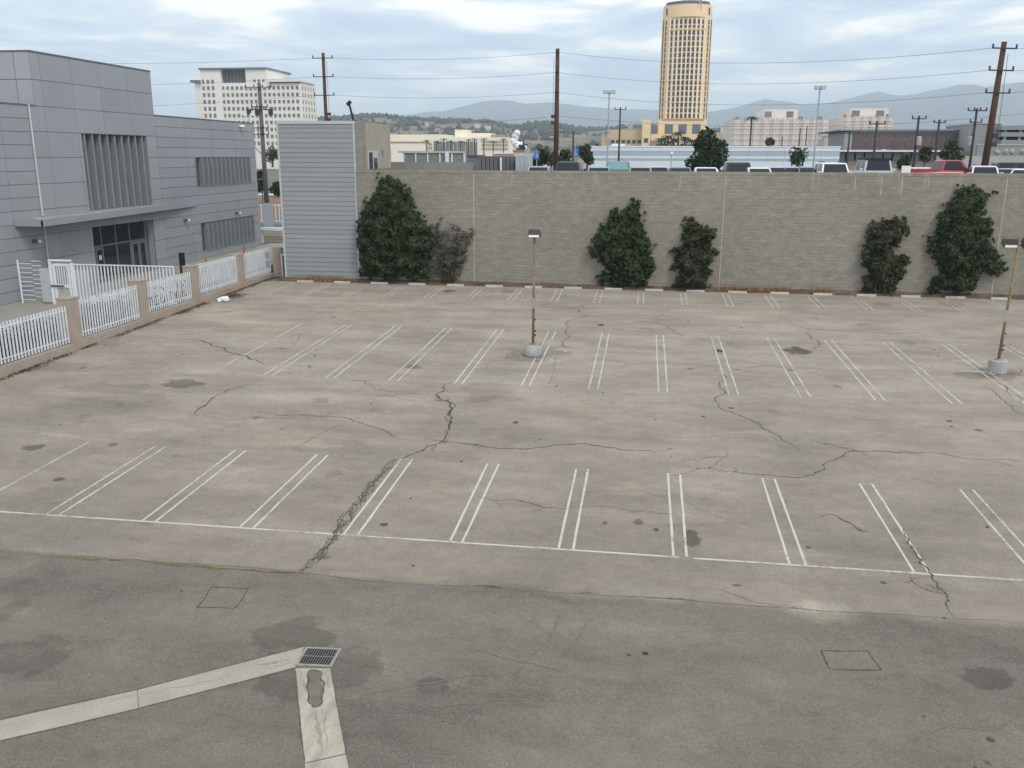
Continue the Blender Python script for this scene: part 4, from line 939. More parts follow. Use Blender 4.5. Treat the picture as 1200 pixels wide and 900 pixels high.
# ---- handicap signs
for px, pyt, lab in ((629, 176, 'blue parking sign on a post, left of the tall brown utility pole'), (675, 174, 'blue parking sign on a post, right of the black SUV by the pole')):
    Y_ = 64; c = onY(px, pyt, Y_); o = thing('parking_sign', lab, 'sign', (c.x, Y_, UZ), 'blue signs on the upper deck')
    MB().tube((c.x, Y_, UZ), (c.x, Y_, c.z), .03).build('post', M['steel'], o)
    s = MB().box(c.x-.19, c.x+.19, Y_-.05, Y_-.03, c.z-.62, c.z).build('plate', mat('sign_blue', (.08, .17, .42), .5) if 'sign_blue' not in bpy.data.materials else bpy.data.materials['sign_blue'], o)
    mb = MB(); mb.lathe((c.x, Y_-.07, c.z-.42), [(.01, 0), (.01, .02)], 6)
    q = MB(); 
    for k in range(10):
        a = R(-60+k*30); b = R(-60+(k+1)*30); q.tube((c.x+.07*math.sin(a), Y_-.055, c.z-.42-.07*math.cos(a)), (c.x+.07*math.sin(b), Y_-.055, c.z-.42-.07*math.cos(b)), .012, n=4)
    q.tube((c.x-.03, Y_-.055, c.z-.14), (c.x-.03, Y_-.055, c.z-.38), .016, n=4); q.tube((c.x-.03, Y_-.055, c.z-.38), (c.x+.08, Y_-.055, c.z-.36), .014, n=4); q.tube((c.x-.03, Y_-.055, c.z-.09), (c.x-.03, Y_-.055, c.z-.05), .03, n=6)
    q.build('wheelchair_symbol', M['plastic'], s)

# ---- low white warehouse
wh = thing('white_warehouse', 'long low pale blue-white metal warehouse behind the parked cars', 'building', (10, 130, 0))
x0, x1, z1 = span(692, 985, 171.5, 130)
wm = mat('pale_blue_metal', (.66, .73, .79), .5, .04, .2); wm2 = mat('mid_blue_metal', (.40, .46, .53), .5, .05, .2)
MB().box(x0, x1, 130.2, 150, 0, z1-.05).build('wall', wm, wh)
zs2 = [onY(840, y, 130).z for y in (171.5, 177, 182.5, 186, 188.5, 204)]
for i, (a, b) in enumerate(zip(zs2, zs2[1:])):
    seg = 14
    for j in range(seg):
        cbox('wall_cladding', x0+(x1-x0)*j/seg+.01, x0+(x1-x0)*(j+1)/seg-.01, 130+.03*i, 130.19, b+.005, a, (wm2 if i in (1, 3) else wm), wh)
cbox('roof_unit', span(717, 732, 170, 131)[0], span(717, 732, 170, 131)[1], 131, 133, z1, z1+.35, M['white'], wh)
cbox('fascia', x0-.1, x1+.1, 129.93, 130-.001, zs2[0]-.12, zs2[0]+.04, M['white'], wh)

# ---- lights on the upper deck
def tall_lamp(px, pyt, Y, label, w=.5):
    c = onY(px, pyt, Y); b = onY(px, 195, Y); o = thing('tall_lamp', label, 'lamp post', (c.x, Y, UZ), 'tall lamps on the upper deck')
    MB().tube((c.x, Y, UZ), (c.x, Y, c.z), .085, .055, 8).build('pole', M['steel'], o)
    for s in (-1, 1): MB().box(c.x+s*.05, c.x+s*w, Y-.3, Y+.3, c.z-.12, c.z+.16).build('lamp_head', M['trim'], o)
tall_lamp(714, 108, 82, 'tall grey double-headed lamp above the pickup with the turquoise windscreen', .55)
tall_lamp(961, 103, 80, 'tall grey double-headed lamp right of the pale jail block', .42)
c = onY(787, 181, 90); o = thing('short_lamp', 'short thin post with a small white lamp before the warehouse', 'lamp post', (c.x, 90, UZ)); MB().tube((c.x, 90, UZ), (c.x, 90, c.z), .05).build('pole', M['steel'], o); MB().lathe((c.x, 90, c.z), [(.08, 0), (.14, .1), (.05, .25)], 8).build('lamp_head', M['plastic'], o)

# ---- utility poles and wires
def upole(px, pyt, Y, z0, r, ma, arms, label, lean=0, name='utility_pole', braces=True, extra=None):
    c = onY(px, pyt, Y); o = thing(name, label, 'utility pole', (c.x-lean, Y, z0))
    tip = Vector((c.x, Y, c.z)); base = Vector((c.x-lean, Y, z0))
    MB().tube(base, tip, r, r*.68, 10).build('pole', ma, o, True); out = []
    for dz, w, ang, n in arms:
        q = tip+(base-tip)*(dz/(tip.z-base.z)); d = Vector((math.cos(ang), math.sin(ang), 0))
        arm = MB(); arm.tube(q-d*w-Vector((0, r, 0)), q+d*w-Vector((0, r, 0)), .06, n=4); a = arm.build('crossarm', M['dark_pole'], o)
        ends = []
        for k in range(n):
            t = -1+2*k/(n-1) if n > 1 else 0; p = q+d*w*t*.95-Vector((0, r, 0)); ends.append(p)
            MB().lathe(p+Vector((0, 0, .05)), [(.05, 0), (.09, .06), (.05, .12), (.08, .18), (.04, .24)], 6).build('insulator', M['insul'], a)
        out.append(ends)
    return o, tip, base, out
P1 = upole(378.5, 62, 97, 0, .24, M['wood_pole'], [(.55, 1.15, 0, 2), (2.45, 1.15, 0, 2), (4.35, 1.15, 0, 2)], 'tall brown utility pole above the siding building, left of the three big poles')
P2 = upole(653.5, 57, 91, UZ-.1, .27, M['wood_pole'], [(.35, .18, 0, 1), (2.2, .18, 0, 1), (4.05, .18, 0, 1)], 'tall brown utility pole in the centre rising behind a black SUV')
P3 = upole(1177, 49, 70, UZ-.1, .26, M['wood_pole'], [(.45, .95, .3, 2), (1.9, .95, .3, 2), (3.4, .95, .3, 2)], 'tall dark-brown utility pole at the right, leaning above the red pickup', lean=.25)
# hardware on the poles
for (o, tip, base, _), side in ((P2, -1), (P3, 1), (P1, 1)):
    for k, dz in enumerate((6.3, 6.9)):
        q = tip+(base-tip)*(dz/(tip.z-base.z)); MB().box(q.x+side*.2, q.x+side*.55, q.y-.15, q.y+.15, q.z-.15, q.z+.15).build('bracket_box', M['insul'], o)
    MB().tube(tip+Vector((.35*side, 0, -.8)), tip+Vector((.38*side, 0, -7)), .02, n=4).build('riser_cable', M['wire'], o)
def wire(p, q, sag, name, label, r=.016):
    mb = MB(); n = 24; pts = [Vector(p).lerp(Vector(q), i/n)-Vector((0, 0, sag*4*(i/n)*(1-i/n))) for i in range(n+1)]
    mb.path(pts, r, 4); return tag(mb.build(name, M['wire']), label, 'cable', 'overhead cables')
lev = ('top', 'middle', 'lowest')
lft = []
for i in range(3):
    a = P1[3][i]; b = P2[3][i][0]; c = P3[3][i]
    e = onY(-60, (70, 99, 128)[i], 104)
    wire(e, a[0], .5, 'power_line', f'{lev[i]} of the three cables left of the left brown utility pole')
    wire(a[1], b, .4, 'power_line', f'{lev[i]} of the three cables between the left and centre brown poles')
    wire(b, c[0], 1.0, 'power_line', f'{lev[i]} of the three cables between the centre and right brown poles')
    wire(c[1], onY(1260, (52, 77, 97)[i], 66), .1, 'power_line', f'{lev[i]} of the three cables right of the right brown pole')
wire(onY(370, 146, 140), onY(655, 136, 140), .6, 'telephone_cable', 'low faint cable across the hills left of the centre pole', .03)
wire(onY(655, 136, 140), onY(1220, 131, 140), 1.8, 'telephone_cable', 'low faint cable across the mountains right of the centre pole', .03)
sm = [(727, 126, 172, 120, [(.25, .75, .2, 3)], 'dark utility pole left of the tower behind the warehouse roof'), (672, 154, 185, 110, [], 'short bare dark post among the trees beside the centre pole'),
      (1028, 142, 190, 95, [(.25, .75, 0, 3)], 'thin dark utility pole at the left part of the brick building'), (1077, 136, 192, 90, [(.25, .62, 0, 3)], 'utility pole with level crossarm in front of the brick building'),
      (1101, 140, 190, 95, [(.3, .62, .3, 3)], 'utility pole just right of the centre of the brick building'), (1145, 127, 192, 88, [(.2, .8, 0, 4), (1.2, .5, 0, 2)], 'double-armed utility pole at the right corner of the brick building'),
      (996, 153, 185, 120, [(.3, 1.2, 0, 3)], 'leaning utility pole at the left end of the brick building'), (1074 if False else 938, 150, 172, 180, [], 'thin pole standing before the pale jail block'), (946, 148, 172, 180, [], 'thinner pole right beside another before the jail block'),
      (1193 if False else 917, 160, 172, 180, [], 'short thin pole before the left half of the jail block')]
for px, pt_, pb, Y_, arms, lab in sm:
    upole(px, pt_, Y_, UZ-2, .14, M['dark_pole'], arms, lab, lean=0)
for px, py in ((1077, 165), (1137, 165)):
    c = onY(px, py, 89.5); o = thing('transformer', 'grey transformer can on the pole left of the brick building centre' if px < 1100 else 'grey transformer can on the double-armed pole', 'transformer', (c.x, 89.5, c.z)); MB().lathe((c.x, 89.5, c.z-.4), [(.2, 0), (.22, .1), (.22, .7), (.12, .8)], 10).build('can', M['steel'], o); MB().tube((c.x, 89.5, c.z+.35), (c.x+.1, 89.5, c.z+.6), .04).build('bushing', M['insul'], o)
# grey pole seen in the gap, with three tiers of arms
P4 = upole(303.5, 97, 100, 0, .30, M['grey_pole'], [(.5, 1.6, 0, 4), (2.6, 1.0, 0, 4), (2.9, 1.6, 0, 4), (4.9, .95, 0, 4), (5.6, .95, 0, 4)], 'weathered grey utility pole in the gap between the grey building and the siding tower')
for s in (-1, 1):
    a = P4[1]+Vector((0, -.1, -8)); MB().tube(a, a+Vector((s*1.2, 0, 1.2)), .05).build('brace', M['grey_pole'], P4[0])
for k in (-1.3, -.3, 1.3): q = P4[1]+Vector((k, -.3, -3.2)); MB().box(q.x-.22, q.x+.22, q.y-.15, q.y+.15, q.z-.35, q.z+.3).build('switch_unit', M['insul'], P4[0])

# ---- gap view: far fence, arm, trees, street
gf = thing('far_fence', 'white railing fence far back in the gap beside the siding tower', 'fence', (-46, 108, 0))
a = onY(300, 262, 100); b = onY(334, 262, 100)
for i in range(16): x = a.x-1+(b.x-a.x+3)*i/15; cbox('picket', x-.05, x+.05, 100, 100.05, .3, 2.5, M['white'], gf)
for z in (.5, 2.3): cbox('rail', a.x-1, b.x+2, 99.94, 99.99, z, z+.1, M['white'], gf)
cbox('sheet_panel', onY(309, 262, 98).x, onY(321, 262, 98).x, 98, 98.05, .0, 2.7, M['steel'], gf)
ar = thing('gate_arm', 'flat white canopy slab projecting in the gap between the two buildings', 'canopy', (-30, 75, 0))
a = onY(302, 268, 80); b = onY(333, 269, 80); MB().prism([(a.x, 79.7), (b.x, 79.6), (b.x, 80.4), (a.x+.6, 80.3)], a.z-.12, a.z+.12).build('slab', M['white'], ar)
MB().box(b.x-.1, b.x, 79.9, 80.1, 0, a.z-.13).build('post', M['white'], ar); MB().box(a.x+.35, a.x+.45, 79.9, 80.1, 0, a.z-.13).build('post', M['white'], ar)
bw = thing('pink_wall', 'low pink wall seen in the gap under the white slab', 'wall', (-30, 84, 0)); a = onY(311, 285, 84); b = onY(336, 285, 84); MB().box(a.x, b.x+3, 84, 84.3, 0, onY(325, 277, 84).z).build('wall_face', M['pillar'], bw)
MB().box(a.x-.03, b.x+3.03, 83.97, 84.33, onY(325, 277, 84).z, onY(325, 277, 84).z+.08).build('wall_cap', M['pillar'], bw)
wh2 = thing('white_van', 'white vehicle roof partly visible behind the bank in the gap', 'van', (-60, 150, 0)); a = onY(302, 228, 140); b = onY(334, 228, 140); MB().box(a.x-2, b.x+2, 140, 143, 0, a.z).build('body', M['white'], wh2)
MB().box(a.x-2.02, b.x+2.02, 139.96, 139.99, a.z-1.3, a.z-.6).build('window_band', M['glass'], wh2)
bank = MB(); a = onY(295, 232, 125); b = onY(345, 232, 125)
bank.add([(a.x-3, 112, 0), (b.x+6, 112, 0), (b.x+6, 122, a.z), (a.x-3, 122, a.z), (b.x+6, 135, a.z), (a.x-3, 135, a.z), (b.x+6, 136, 0), (a.x-3, 136, 0)], [(0, 1, 2, 3), (3, 2, 4, 5), (5, 4, 6, 7), (0, 3, 5, 7), (1, 6, 4, 2)])
tag(bank.build('dirt_bank', mat('tan_dirt', (.22, .155, .105), .95, .2, .8, fine=.2, fscale=6)), kind='structure')

# ================================================================== trees
def tree(x, y, z0, h, r, label, ma=None, n=1600, leaf=.25, name='leafy_tree', group=None, squash=1.0, trunk=.35):
    t = thing(name, label, 'tree', (x, y, z0), group); ma = ma or M['leaffar']
    mb = MB(); mb.tube((x, y, z0), (x+.1*r, y, z0+h*.55), r*.10, r*.05, 7)
    cl = []
    for k in range(9):
        a = k*2.4; rr = r*.62*math.sqrt(random.random()); c = Vector((x+rr*math.cos(a), y+rr*math.sin(a), z0+h*(trunk+.25)+random.uniform(-.18, .28)*h*squash))
        cl.append((c, r*random.uniform(.28, .5))); mb.tube((x+.05*r, y, z0+h*random.uniform(.25, .5)), c, r*.035, r*.012, 5)
    cl.append((Vector((x, y, z0+h*.86)), r*.36)); cl.append((Vector((x, y, z0+h*.62)), r*.55))
    mb.build('trunk', M['trunk'], t)
    pts = []
    for i in range(n):
        c, s = random.choice(cl); d = Vector((random.gauss(0, 1), random.gauss(0, 1), random.gauss(0, 1))).normalized()
        pts.append(c+d*s*random.uniform(.65, 1.12)*(1+.25*mnoise.noise(d*3+c)))
    leaf_cloud(pts, leaf, ma, 'crown', t, (0, 0, 1), .35); return t
def palm(x, y, z0, h, label, fr=1.6, nf=16, dead=False):
    t = thing('palm_tree', label, 'palm tree', (x, y, z0), 'palm trees'); MB().tube((x, y, z0), (x, y, z0+h), fr*.12, fr*.09, 7).build('trunk', M['trunk'], t)
    mb = MB()
    for k in range(nf):
        a = k*2.399; up = random.uniform(.1, 1.2); L_ = fr*random.uniform(.8, 1.15); prev = Vector((x, y, z0+h)); d = Vector((math.cos(a), math.sin(a), up)).normalized()
        for s in range(5):
            nx = prev+d*L_/5; sd2 = d.cross(Vector((0, 0, 1))).normalized()*fr*.16*(1-s/6.)
            mb.add([prev-sd2, prev+sd2, nx+sd2*.8, nx-sd2*.8], [(0, 1, 2, 3)]); prev = nx; d = (d+Vector((0, 0, -.38))).normalized()
    mb.build('crown', M['palm'] if not dead else M['leaf2'], t); return t
def ptree(px, pyt, pyb, Y, wpx, label, **k):
    a = onY(px, pyt, Y); b = onY(px, pyb, Y); r = wpx*Y/F_PX/2*1.02; tree(a.x, Y, b.z, a.z-b.z, r, label, **k)
ptree(829, 154, 206, 112, 50, 'large round dark tree standing in front of the white warehouse', n=4200, leaf=.26, ma=M['leaf'], trunk=.15, squash=1.3)
ptree(936, 174, 204, 100, 26, 'small sparse young tree in front of the right half of the warehouse', n=420, leaf=.2)
for px, pt_, pb, Y_, w_, lab in ((634, 176, 204, 100, 18, 'dark tree just left of the centre utility pole'), (688, 170, 202, 120, 22, 'dark tree between the pole-side black SUV and the warehouse corner'), (622, 185, 206, 95, 14, 'low green shrub tree left of the blue sign'),
                       (660, 176, 204, 118, 20, 'mid green tree behind the centre pole and black SUV'), (643, 178, 200, 150, 20, 'pale far tree between the sign and the centre pole'), (700, 168, 190, 200, 12, 'far tree peeping over the warehouse corner'),
                       (902, 162, 176, 260, 12, 'small round tree before the jail block right end'), (1118, 166, 200, 120, 26, 'green tree in front of the brick building, right part'), (1085, 172, 200, 120, 14, 'low green tree by the brick building, centre'), (1060, 182, 206, 110, 16, 'low shrubby tree left of the red pickup')):
    ptree(px, pt_, pb, Y_, w_, lab, n=520, leaf=.32)
for px, pt_, pb, Y_, w_, lab in ((305, 196, 246, 118, 13, 'narrow tree behind the grey pole in the gap'), (324, 213, 242, 128, 20, 'round dark tree right of the grey pole in the gap'), (318, 172, 196, 220, 26, 'distant tree above the street in the gap'), (298, 200, 240, 122, 12, 'dark tree against the corner of the grey building')):
    ptree(px, pt_, pb, Y_, w_, lab, n=700, leaf=.3, ma=M['leaf'])
for i, (px, pt_) in enumerate(((775, 158), (783, 155), (795, 151), (803, 157), (811, 160), (790, 158))):
    a = onY(px, pt_+6, 330); palm(a.x, 330+i, 0, a.z, ['leftmost short palm at the tower foot', 'second palm from the left at the tower foot', 'tallest palm in front of the tower base', 'palm right of the tallest at the tower base', 'rightmost palm at the tower foot', 'palm tucked behind the tallest at the tower foot'][i], 3.2, 30)
tree(onY(783, 170, 325).x, 325, 4, 8, 6, 'dense green tree below the palms at the tower foot', n=700, leaf=.8, ma=M['leaf'])
tree(onY(806, 170, 326).x, 326, 4, 7, 6, 'dense green tree below the right palms at the tower foot', n=700, leaf=.8, ma=M['leaf'])
a = onY(881, 139, 140); palm(a.x, 140, UZ-2, a.z-UZ+2, 'single slender palm with a flat dark crown before the jail block', 1.3, 26, True)
for px in (432, 440, 448, 500, 512, 520, 528, 540, 549, 556, 567, 578, 590): 
    a = onY(px, 165+random.uniform(-2, 2), 360); palm(a.x, 360, 0, a.z, 'slender far palm in front of the long cream building', 2.2, 14)

# ================================================================== distant buildings
def wins(mb, xs, zs, w, h, y, d=.3):
    for x in xs:
        for z in zs: mb.box(x-w/2, x+w/2, y-.12, y+d, z-h/2, z+h/2)
# A: white office block
Y_ = 500; ab = thing('white_office_block', 'large white high-rise office block with ribbed facade, behind the grey building', 'building', (-160, Y_, 0))
M['cream'] = mat('white_stone', (.80, .78, .73), .8, .05, .05); M['dwin'] = mat('far_window', (.19, .185, .18), .4, .2, .1); M['louvre_dark'] = mat('rooftop_louvre', (.19, .185, .19), .8, .15, .2)
Ax0, Ax1, Azt = span(238, 351.5, 97, Y_)
MB().box(Ax0, Ax1, Y_, Y_+23, 0, Azt).build('wall', M['cream'], ab)
x0, x1, z1 = span(235, 312, 81.5, Y_); xa, xb, _ = span(259, 288, 83, Y_)
zb_ = onY(270, 95.5, Y_).z
MB().box(x0, xa, Y_-.8, Y_+34, 0, z1).build('penthouse', M['cream'], ab); MB().box(xa, xb, Y_+2, Y_+33, Azt-.1, z1).build('penthouse_recess', M['louvre_dark'], ab); MB().box(xb, x1, Y_-.8, Y_+34, Azt-3, z1).build('penthouse', M['cream'], ab)
MB().box(x0-.5, x1+.5, Y_-1.8, Y_+35, z1, z1+.9).build('roof', M['louvre_dark'], ab)
for i in range(7): x = xa+(xb-xa)*(i+.5)/7; cbox('louvre_post', x-.4, x+.4, Y_+1.2, Y_+1.9, Azt, z1-.2, M['coping'], ab)
xs_ = [onY(p, 110, Y_).x for p in np.linspace(256.5, 348.5, 18)]; fl_ = [onY(300, y, Y_).z for y in np.linspace(103, 168, 9)]
mb = MB(); wins(mb, xs_, fl_, 1.55, 1.9, Y_); mb.build('window_grid', M['dwin'], ab)['kind'] = 'stuff'
mb = MB(); xm = (xs_[1]-xs_[0])
for x in xs_+[xs_[-1]+xm]: mb.box(x-xm/2-.35, x-xm/2+.35, Y_-.6, Y_, 0, Azt-1.8)
mb.build('pilasters', M['cream'], ab)['kind'] = 'stuff'
xl = [onY(p, 110, Y_).x for p in (240, 245.5, 251)]; mb = MB(); wins(mb, xl, [onY(240, 96, Y_).z]+fl_, 1.5, 2.2, Y_-.8); mb.build('window_column', M['dwin'], ab)['kind'] = 'stuff'
x_ = [onY(p, 95, Y_).x for p in (299, 304, 309.5)]; mb = MB(); wins(mb, x_, [onY(300, 94.8, Y_).z], 1.4, 1.4, Y_-.8); mb.build('window_row', M['dwin'], ab)['kind'] = 'stuff'
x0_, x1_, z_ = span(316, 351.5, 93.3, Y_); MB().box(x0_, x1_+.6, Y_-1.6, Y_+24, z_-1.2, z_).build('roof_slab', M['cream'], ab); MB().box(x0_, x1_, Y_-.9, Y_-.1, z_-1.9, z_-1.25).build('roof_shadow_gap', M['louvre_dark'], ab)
mb = MB()
for k in range(5):
    for z in fl_: mb.box(Ax1-.3, Ax1+.12, Y_+1.8+k*4.4, Y_+3.8+k*4.4, z-1.15, z+1.15)
mb.build('side_windows', M['dwin'], ab)['kind'] = 'stuff'
mb = MB()
for k in range(6): mb.box(Ax1, Ax1+.6, Y_+.6+k*4.4-.4, Y_+.6+k*4.4+.4, 0, Azt-1.5)
mb.build('side_pilasters', M['cream'], ab)['kind'] = 'stuff'
xa, xb, z_ = span(228, 235.5, 94, Y_+30); MB().box(xa, xb+2, Y_+30, Y_+45, 0, z_-1.5).build('rear_wing', M['cream'], ab); MB().box(xa-2, xb+1, Y_+28, Y_+45, z_-1.4, z_).build('wing_roof', M['louvre_dark'], ab)
mb = MB(); x__ = onY(258.5, 120, Y_).x
MB().box(onY(250, 120, Y_).x-.5, onY(254.5, 120, Y_).x-.5, Y_-.85, Y_-.81, 0, Azt-2).build('dark_recess_strip', M['louvre_dark'], ab) if False else None

# B: long cream building
Y_ = 520; cbld = thing('cream_long_building', 'long low cream civic building with a colonnade on the skyline left of centre', 'building', (-40, Y_, 0))
M['cream2'] = mat('cream_stucco', (.86, .80, .66), .8, .05, .05)
def blk(par, px0, px1, pyt, Y, dep, ma, name='wall', z0=0):
    x0, x1, z1 = span(px0, px1, pyt, Y); MB().box(x0, x1, Y, Y+dep, z0, z1).build(name, ma, par); return x0, x1, z1
blk(cbld, 440, 520, 157.5, Y_, 30, M['cream2']); blk(cbld, 520, 596, 161, Y_-6, 30, M['cream2']); blk(cbld, 533, 547, 152, Y_+2, 14, M['cream2'], 'tower_block'); blk(cbld, 547, 575, 156, Y_+26, 20, M['cream2'], 'rear_block')
blk(cbld, 575, 592, 158, Y_+26.5, 20, mat('tan_tile', (.4, .3, .2)), 'rear_block')
mb = MB()
for px in np.linspace(510, 557, 11): 
    x = onY(px, 170, Y_-7).x; mb.box(x-1.05, x+.9, Y_-6.3, Y_-5, 4, onY(px, 166, Y_-7).z)
mb.build('colonnade_openings', M['dwin'], cbld)['kind'] = 'stuff'
mb = MB()
for y in (166, 170, 174.5):
    for px in np.linspace(565, 594, 13): c = onY(px, y, Y_-7); mb.box(c.x-.45, c.x+.45, Y_-6.2, Y_-5.9, c.z-.7, c.z+.7)
for y in (169, 173.5):
    for px in np.linspace(461, 505, 20): c = onY(px, y, Y_-1); mb.box(c.x-.4, c.x+.4, Y_-.2, Y_+.1, c.z-.7, c.z+.7)
mb.build('window_rows', mat('tan_window', (.38, .33, .25)), cbld)['kind'] = 'stuff'
x0, x1, z1 = span(458, 498, 167, Y_-9); MB().box(x0, x1, Y_-9, Y_-.3, 0, z1).build('front_wing', M['cream2'], cbld); MB().box(x0-.5, x1+.5, Y_-9.5, Y_-.3, z1, z1+.5).build('roof', mat('far_roof_line', (.35, .25, .17)), cbld)

# C: tower
Y_ = 560; tw = thing('cream_tower', 'tall warm cream office tower with curved top on the skyline', 'tower', (50, Y_, 0))
M['gold'] = mat('warm_stone', (.85, .64, .40), .75, .04, .05); M['gold2'] = mat('warm_stone_shadow_side', (.80, .60, .36), .75, .04, .05); M['twin'] = mat('tower_window', (.09, .068, .05), .35, .2, .1)
zt = onY(805, 3, Y_).z; zcr = onY(805, 21, Y_).z; zlow = onY(800, 139, Y_).z
xcl = onY(803, 80, Y_).x; xL = onY(773, 80, Y_).x if False else xcl-14.3; xR = xcl+14.3
def plan(cx, hw, bulge, Yf, dep, n=12, side=3):
    p = [(cx-hw, Yf+dep), (cx-hw, Yf+side)]
    for i in range(n+1):
        t = -1+2*i/n; p.append((cx+t*(hw-1.2), Yf-bulge*(1-t*t)))
    p += [(cx+hw, Yf+side), (cx+hw, Yf+dep)]; return p
MB().prism(plan(xcl, 14.3, 4.5, Y_, 26)[::-1], 0, zcr).build('shaft', M['gold'], tw)
MB().prism(plan(xcl, 14.0, 6.5, Y_+.3, 25)[::-1], zcr, zt-1.5).build('crown', M['gold'], tw)
MB().prism(plan(xcl, 12.6, 6.5, Y_+2, 22)[::-1], zt-1.5, zt+.6).build('roof', M['coping'], tw)
rows = [onY(803, y, Y_).z for y in np.linspace(26.5, 136, 18)]
def fy(x): t = max(-1, min(1, (x-xcl)/13.1)); return Y_-4.5*(1-t*t)
mb = MB(); colx = [xcl+(-8.6+i*2.46) for i in range(8)]
for x in colx:
    for z in rows: mb.box(x-.75, x+.75, fy(x)-.12, fy(x)+1, z-1.2, z+1.1)
mb.build('window_grid', M['twin'], tw)['kind'] = 'stuff'
mb = MB()
for x in [xcl+(-9.83+i*2.46) for i in range(9)]: mb.box(x-.42, x+.42, fy(x)-.7, fy(x)+.3, zlow, zcr-.3)
mb.build('mullion_ribs', mat('pale_rib', (.86, .78, .64), .75), tw)['kind'] = 'stuff'
mb = MB()
for s in (-1, 1):
    x = xcl+s*12.0
    for z in rows: mb.box(x-.55, x+.55, fy(x)-.1, fy(x)+1, z-1.3, z+1.2)
    for z in rows: mb.box(xcl+s*13.55-.4, xcl+s*13.55+.4, Y_+.85, Y_+2.4, z-1.45, z+1.4)
    mb.box(x-.5, x+.5, fy(x)-.1, fy(x)+1, zcr+1.5, zcr+5.2)
mb.build('corner_window_columns', M['twin'], tw)['kind'] = 'stuff'
z_ = onY(803, 35, Y_).z; mb = MB()
for i in range(12): x0 = xcl-11+22*i/12; x1 = xcl-11+22*(i+1)/12; mb.box(x0, x1, fy((x0+x1)/2)-.9, fy((x0+x1)/2)+.5, z_-.35, z_+.35)
mb.build('band_course', M['gold'], tw)
za_ = zcr+5.0; mb = MB(); mb.box(xcl-5, xcl+5, fy(xcl)-.5, fy(xcl), za_-.3, za_); mb.tube((xcl+5, fy(xcl)-.4, za_-.2), (xcl+7, fy(xcl)+.4, za_+4.4), .35); mb.tube((xcl+7, fy(xcl)+.4, za_+4.4), (xcl+7, fy(xcl)+.4, za_-1), .35); mb.build('roof_ornament', mat('ornament_bronze', (.42, .3, .18)), tw)
cbox('base_cornice', xcl-12.5, xcl+12.5, Y_-5.4, Y_+1, zlow-1, zlow-.2, mat('cornice_tan', (.5, .34, .2)), tw)
z_ = onY(800, 154, Y_).z
for dx in (-8, 0, 8): f = cbox('base_window', xcl+dx-2.4, xcl+dx+2.4, Y_-5.1, Y_-1, z_-1.5, z_+4, M['frame'], tw); [cbox('pane', xcl+dx-2.1+k*1.45, xcl+dx-.85+k*1.45, Y_-5.16, Y_-5.11, z_-1.2, z_+3.7, mat('blue_glass', (.12, .16, .2), .2) if 'blue_glass' not in bpy.data.materials else bpy.data.materials['blue_glass'], f) for k in range(3)]
MB().box(xcl-14, xcl+12.2, Y_-5.0, Y_-.2, 0, zlow-1.1).build('base', M['gold'], tw)
# tower annexes
an = thing('tan_annex', 'low tan annex with a square turret left of the tower', 'building', (20, 540, 0)); M['tan'] = mat('tan_stone', (.58, .46, .27), .8, .06, .05)
blk(an, 715, 754, 152, 545, 25, M['tan']); blk(an, 753, 763, 140, 540, 12, M['gold'], 'turret'); blk(an, 763, 775, 157, 542, 20, M['gold'], 'link_wall'); blk(an, 705, 716, 161, 548, 20, M['tan'], 'side_wing')
mb = MB()
for px in np.linspace(718, 749, 6): c = onY(px, 166, 544.5); mb.box(c.x-1.1, c.x+1.1, 544.8, 546, c.z-1, c.z+1)
c = onY(757, 164.5, 539); mb.box(c.x-1.2, c.x+1.2, 539.8, 541, c.z-1.2, c.z+1.2); mb.build('window_row', M['twin'], an)
c = onY(771, 172, 538); mb = MB(); pr = [(c.x-4.5, 0), (c.x+4.5, 0), (c.x+4.5, c.z+4)]; 
mb.box(c.x-4, c.x+3, 538, 541.9, 0, c.z+3.5); mb.build('arch_block', mat('brown_stone', (.34, .25, .17)), an); cbox('arch_opening', c.x-1, c.x+1.5, 537.9, 537.99, 0, c.z+1.8, M['twin'], an)
an2 = thing('yellow_annex', 'low bright yellow-cream wing right of the tower behind the big tree', 'building', (75, 480, 0)); M['yel'] = mat('yellow_cream', (.82, .70, .38), .8, .04, .05)
blk(an2, 826, 879, 155.5, 480, 20, M['yel'])
mb = MB()
for i, px in enumerate(np.linspace(843, 876, 7)): c = onY(px, 167, 479.5); mb.box(c.x-1.1, c.x+1.1, 479.8, 481, c.z-2.0, c.z+1.6)
mb.build('window_row', mat('annex_window', (.3, .25, .13)), an2)
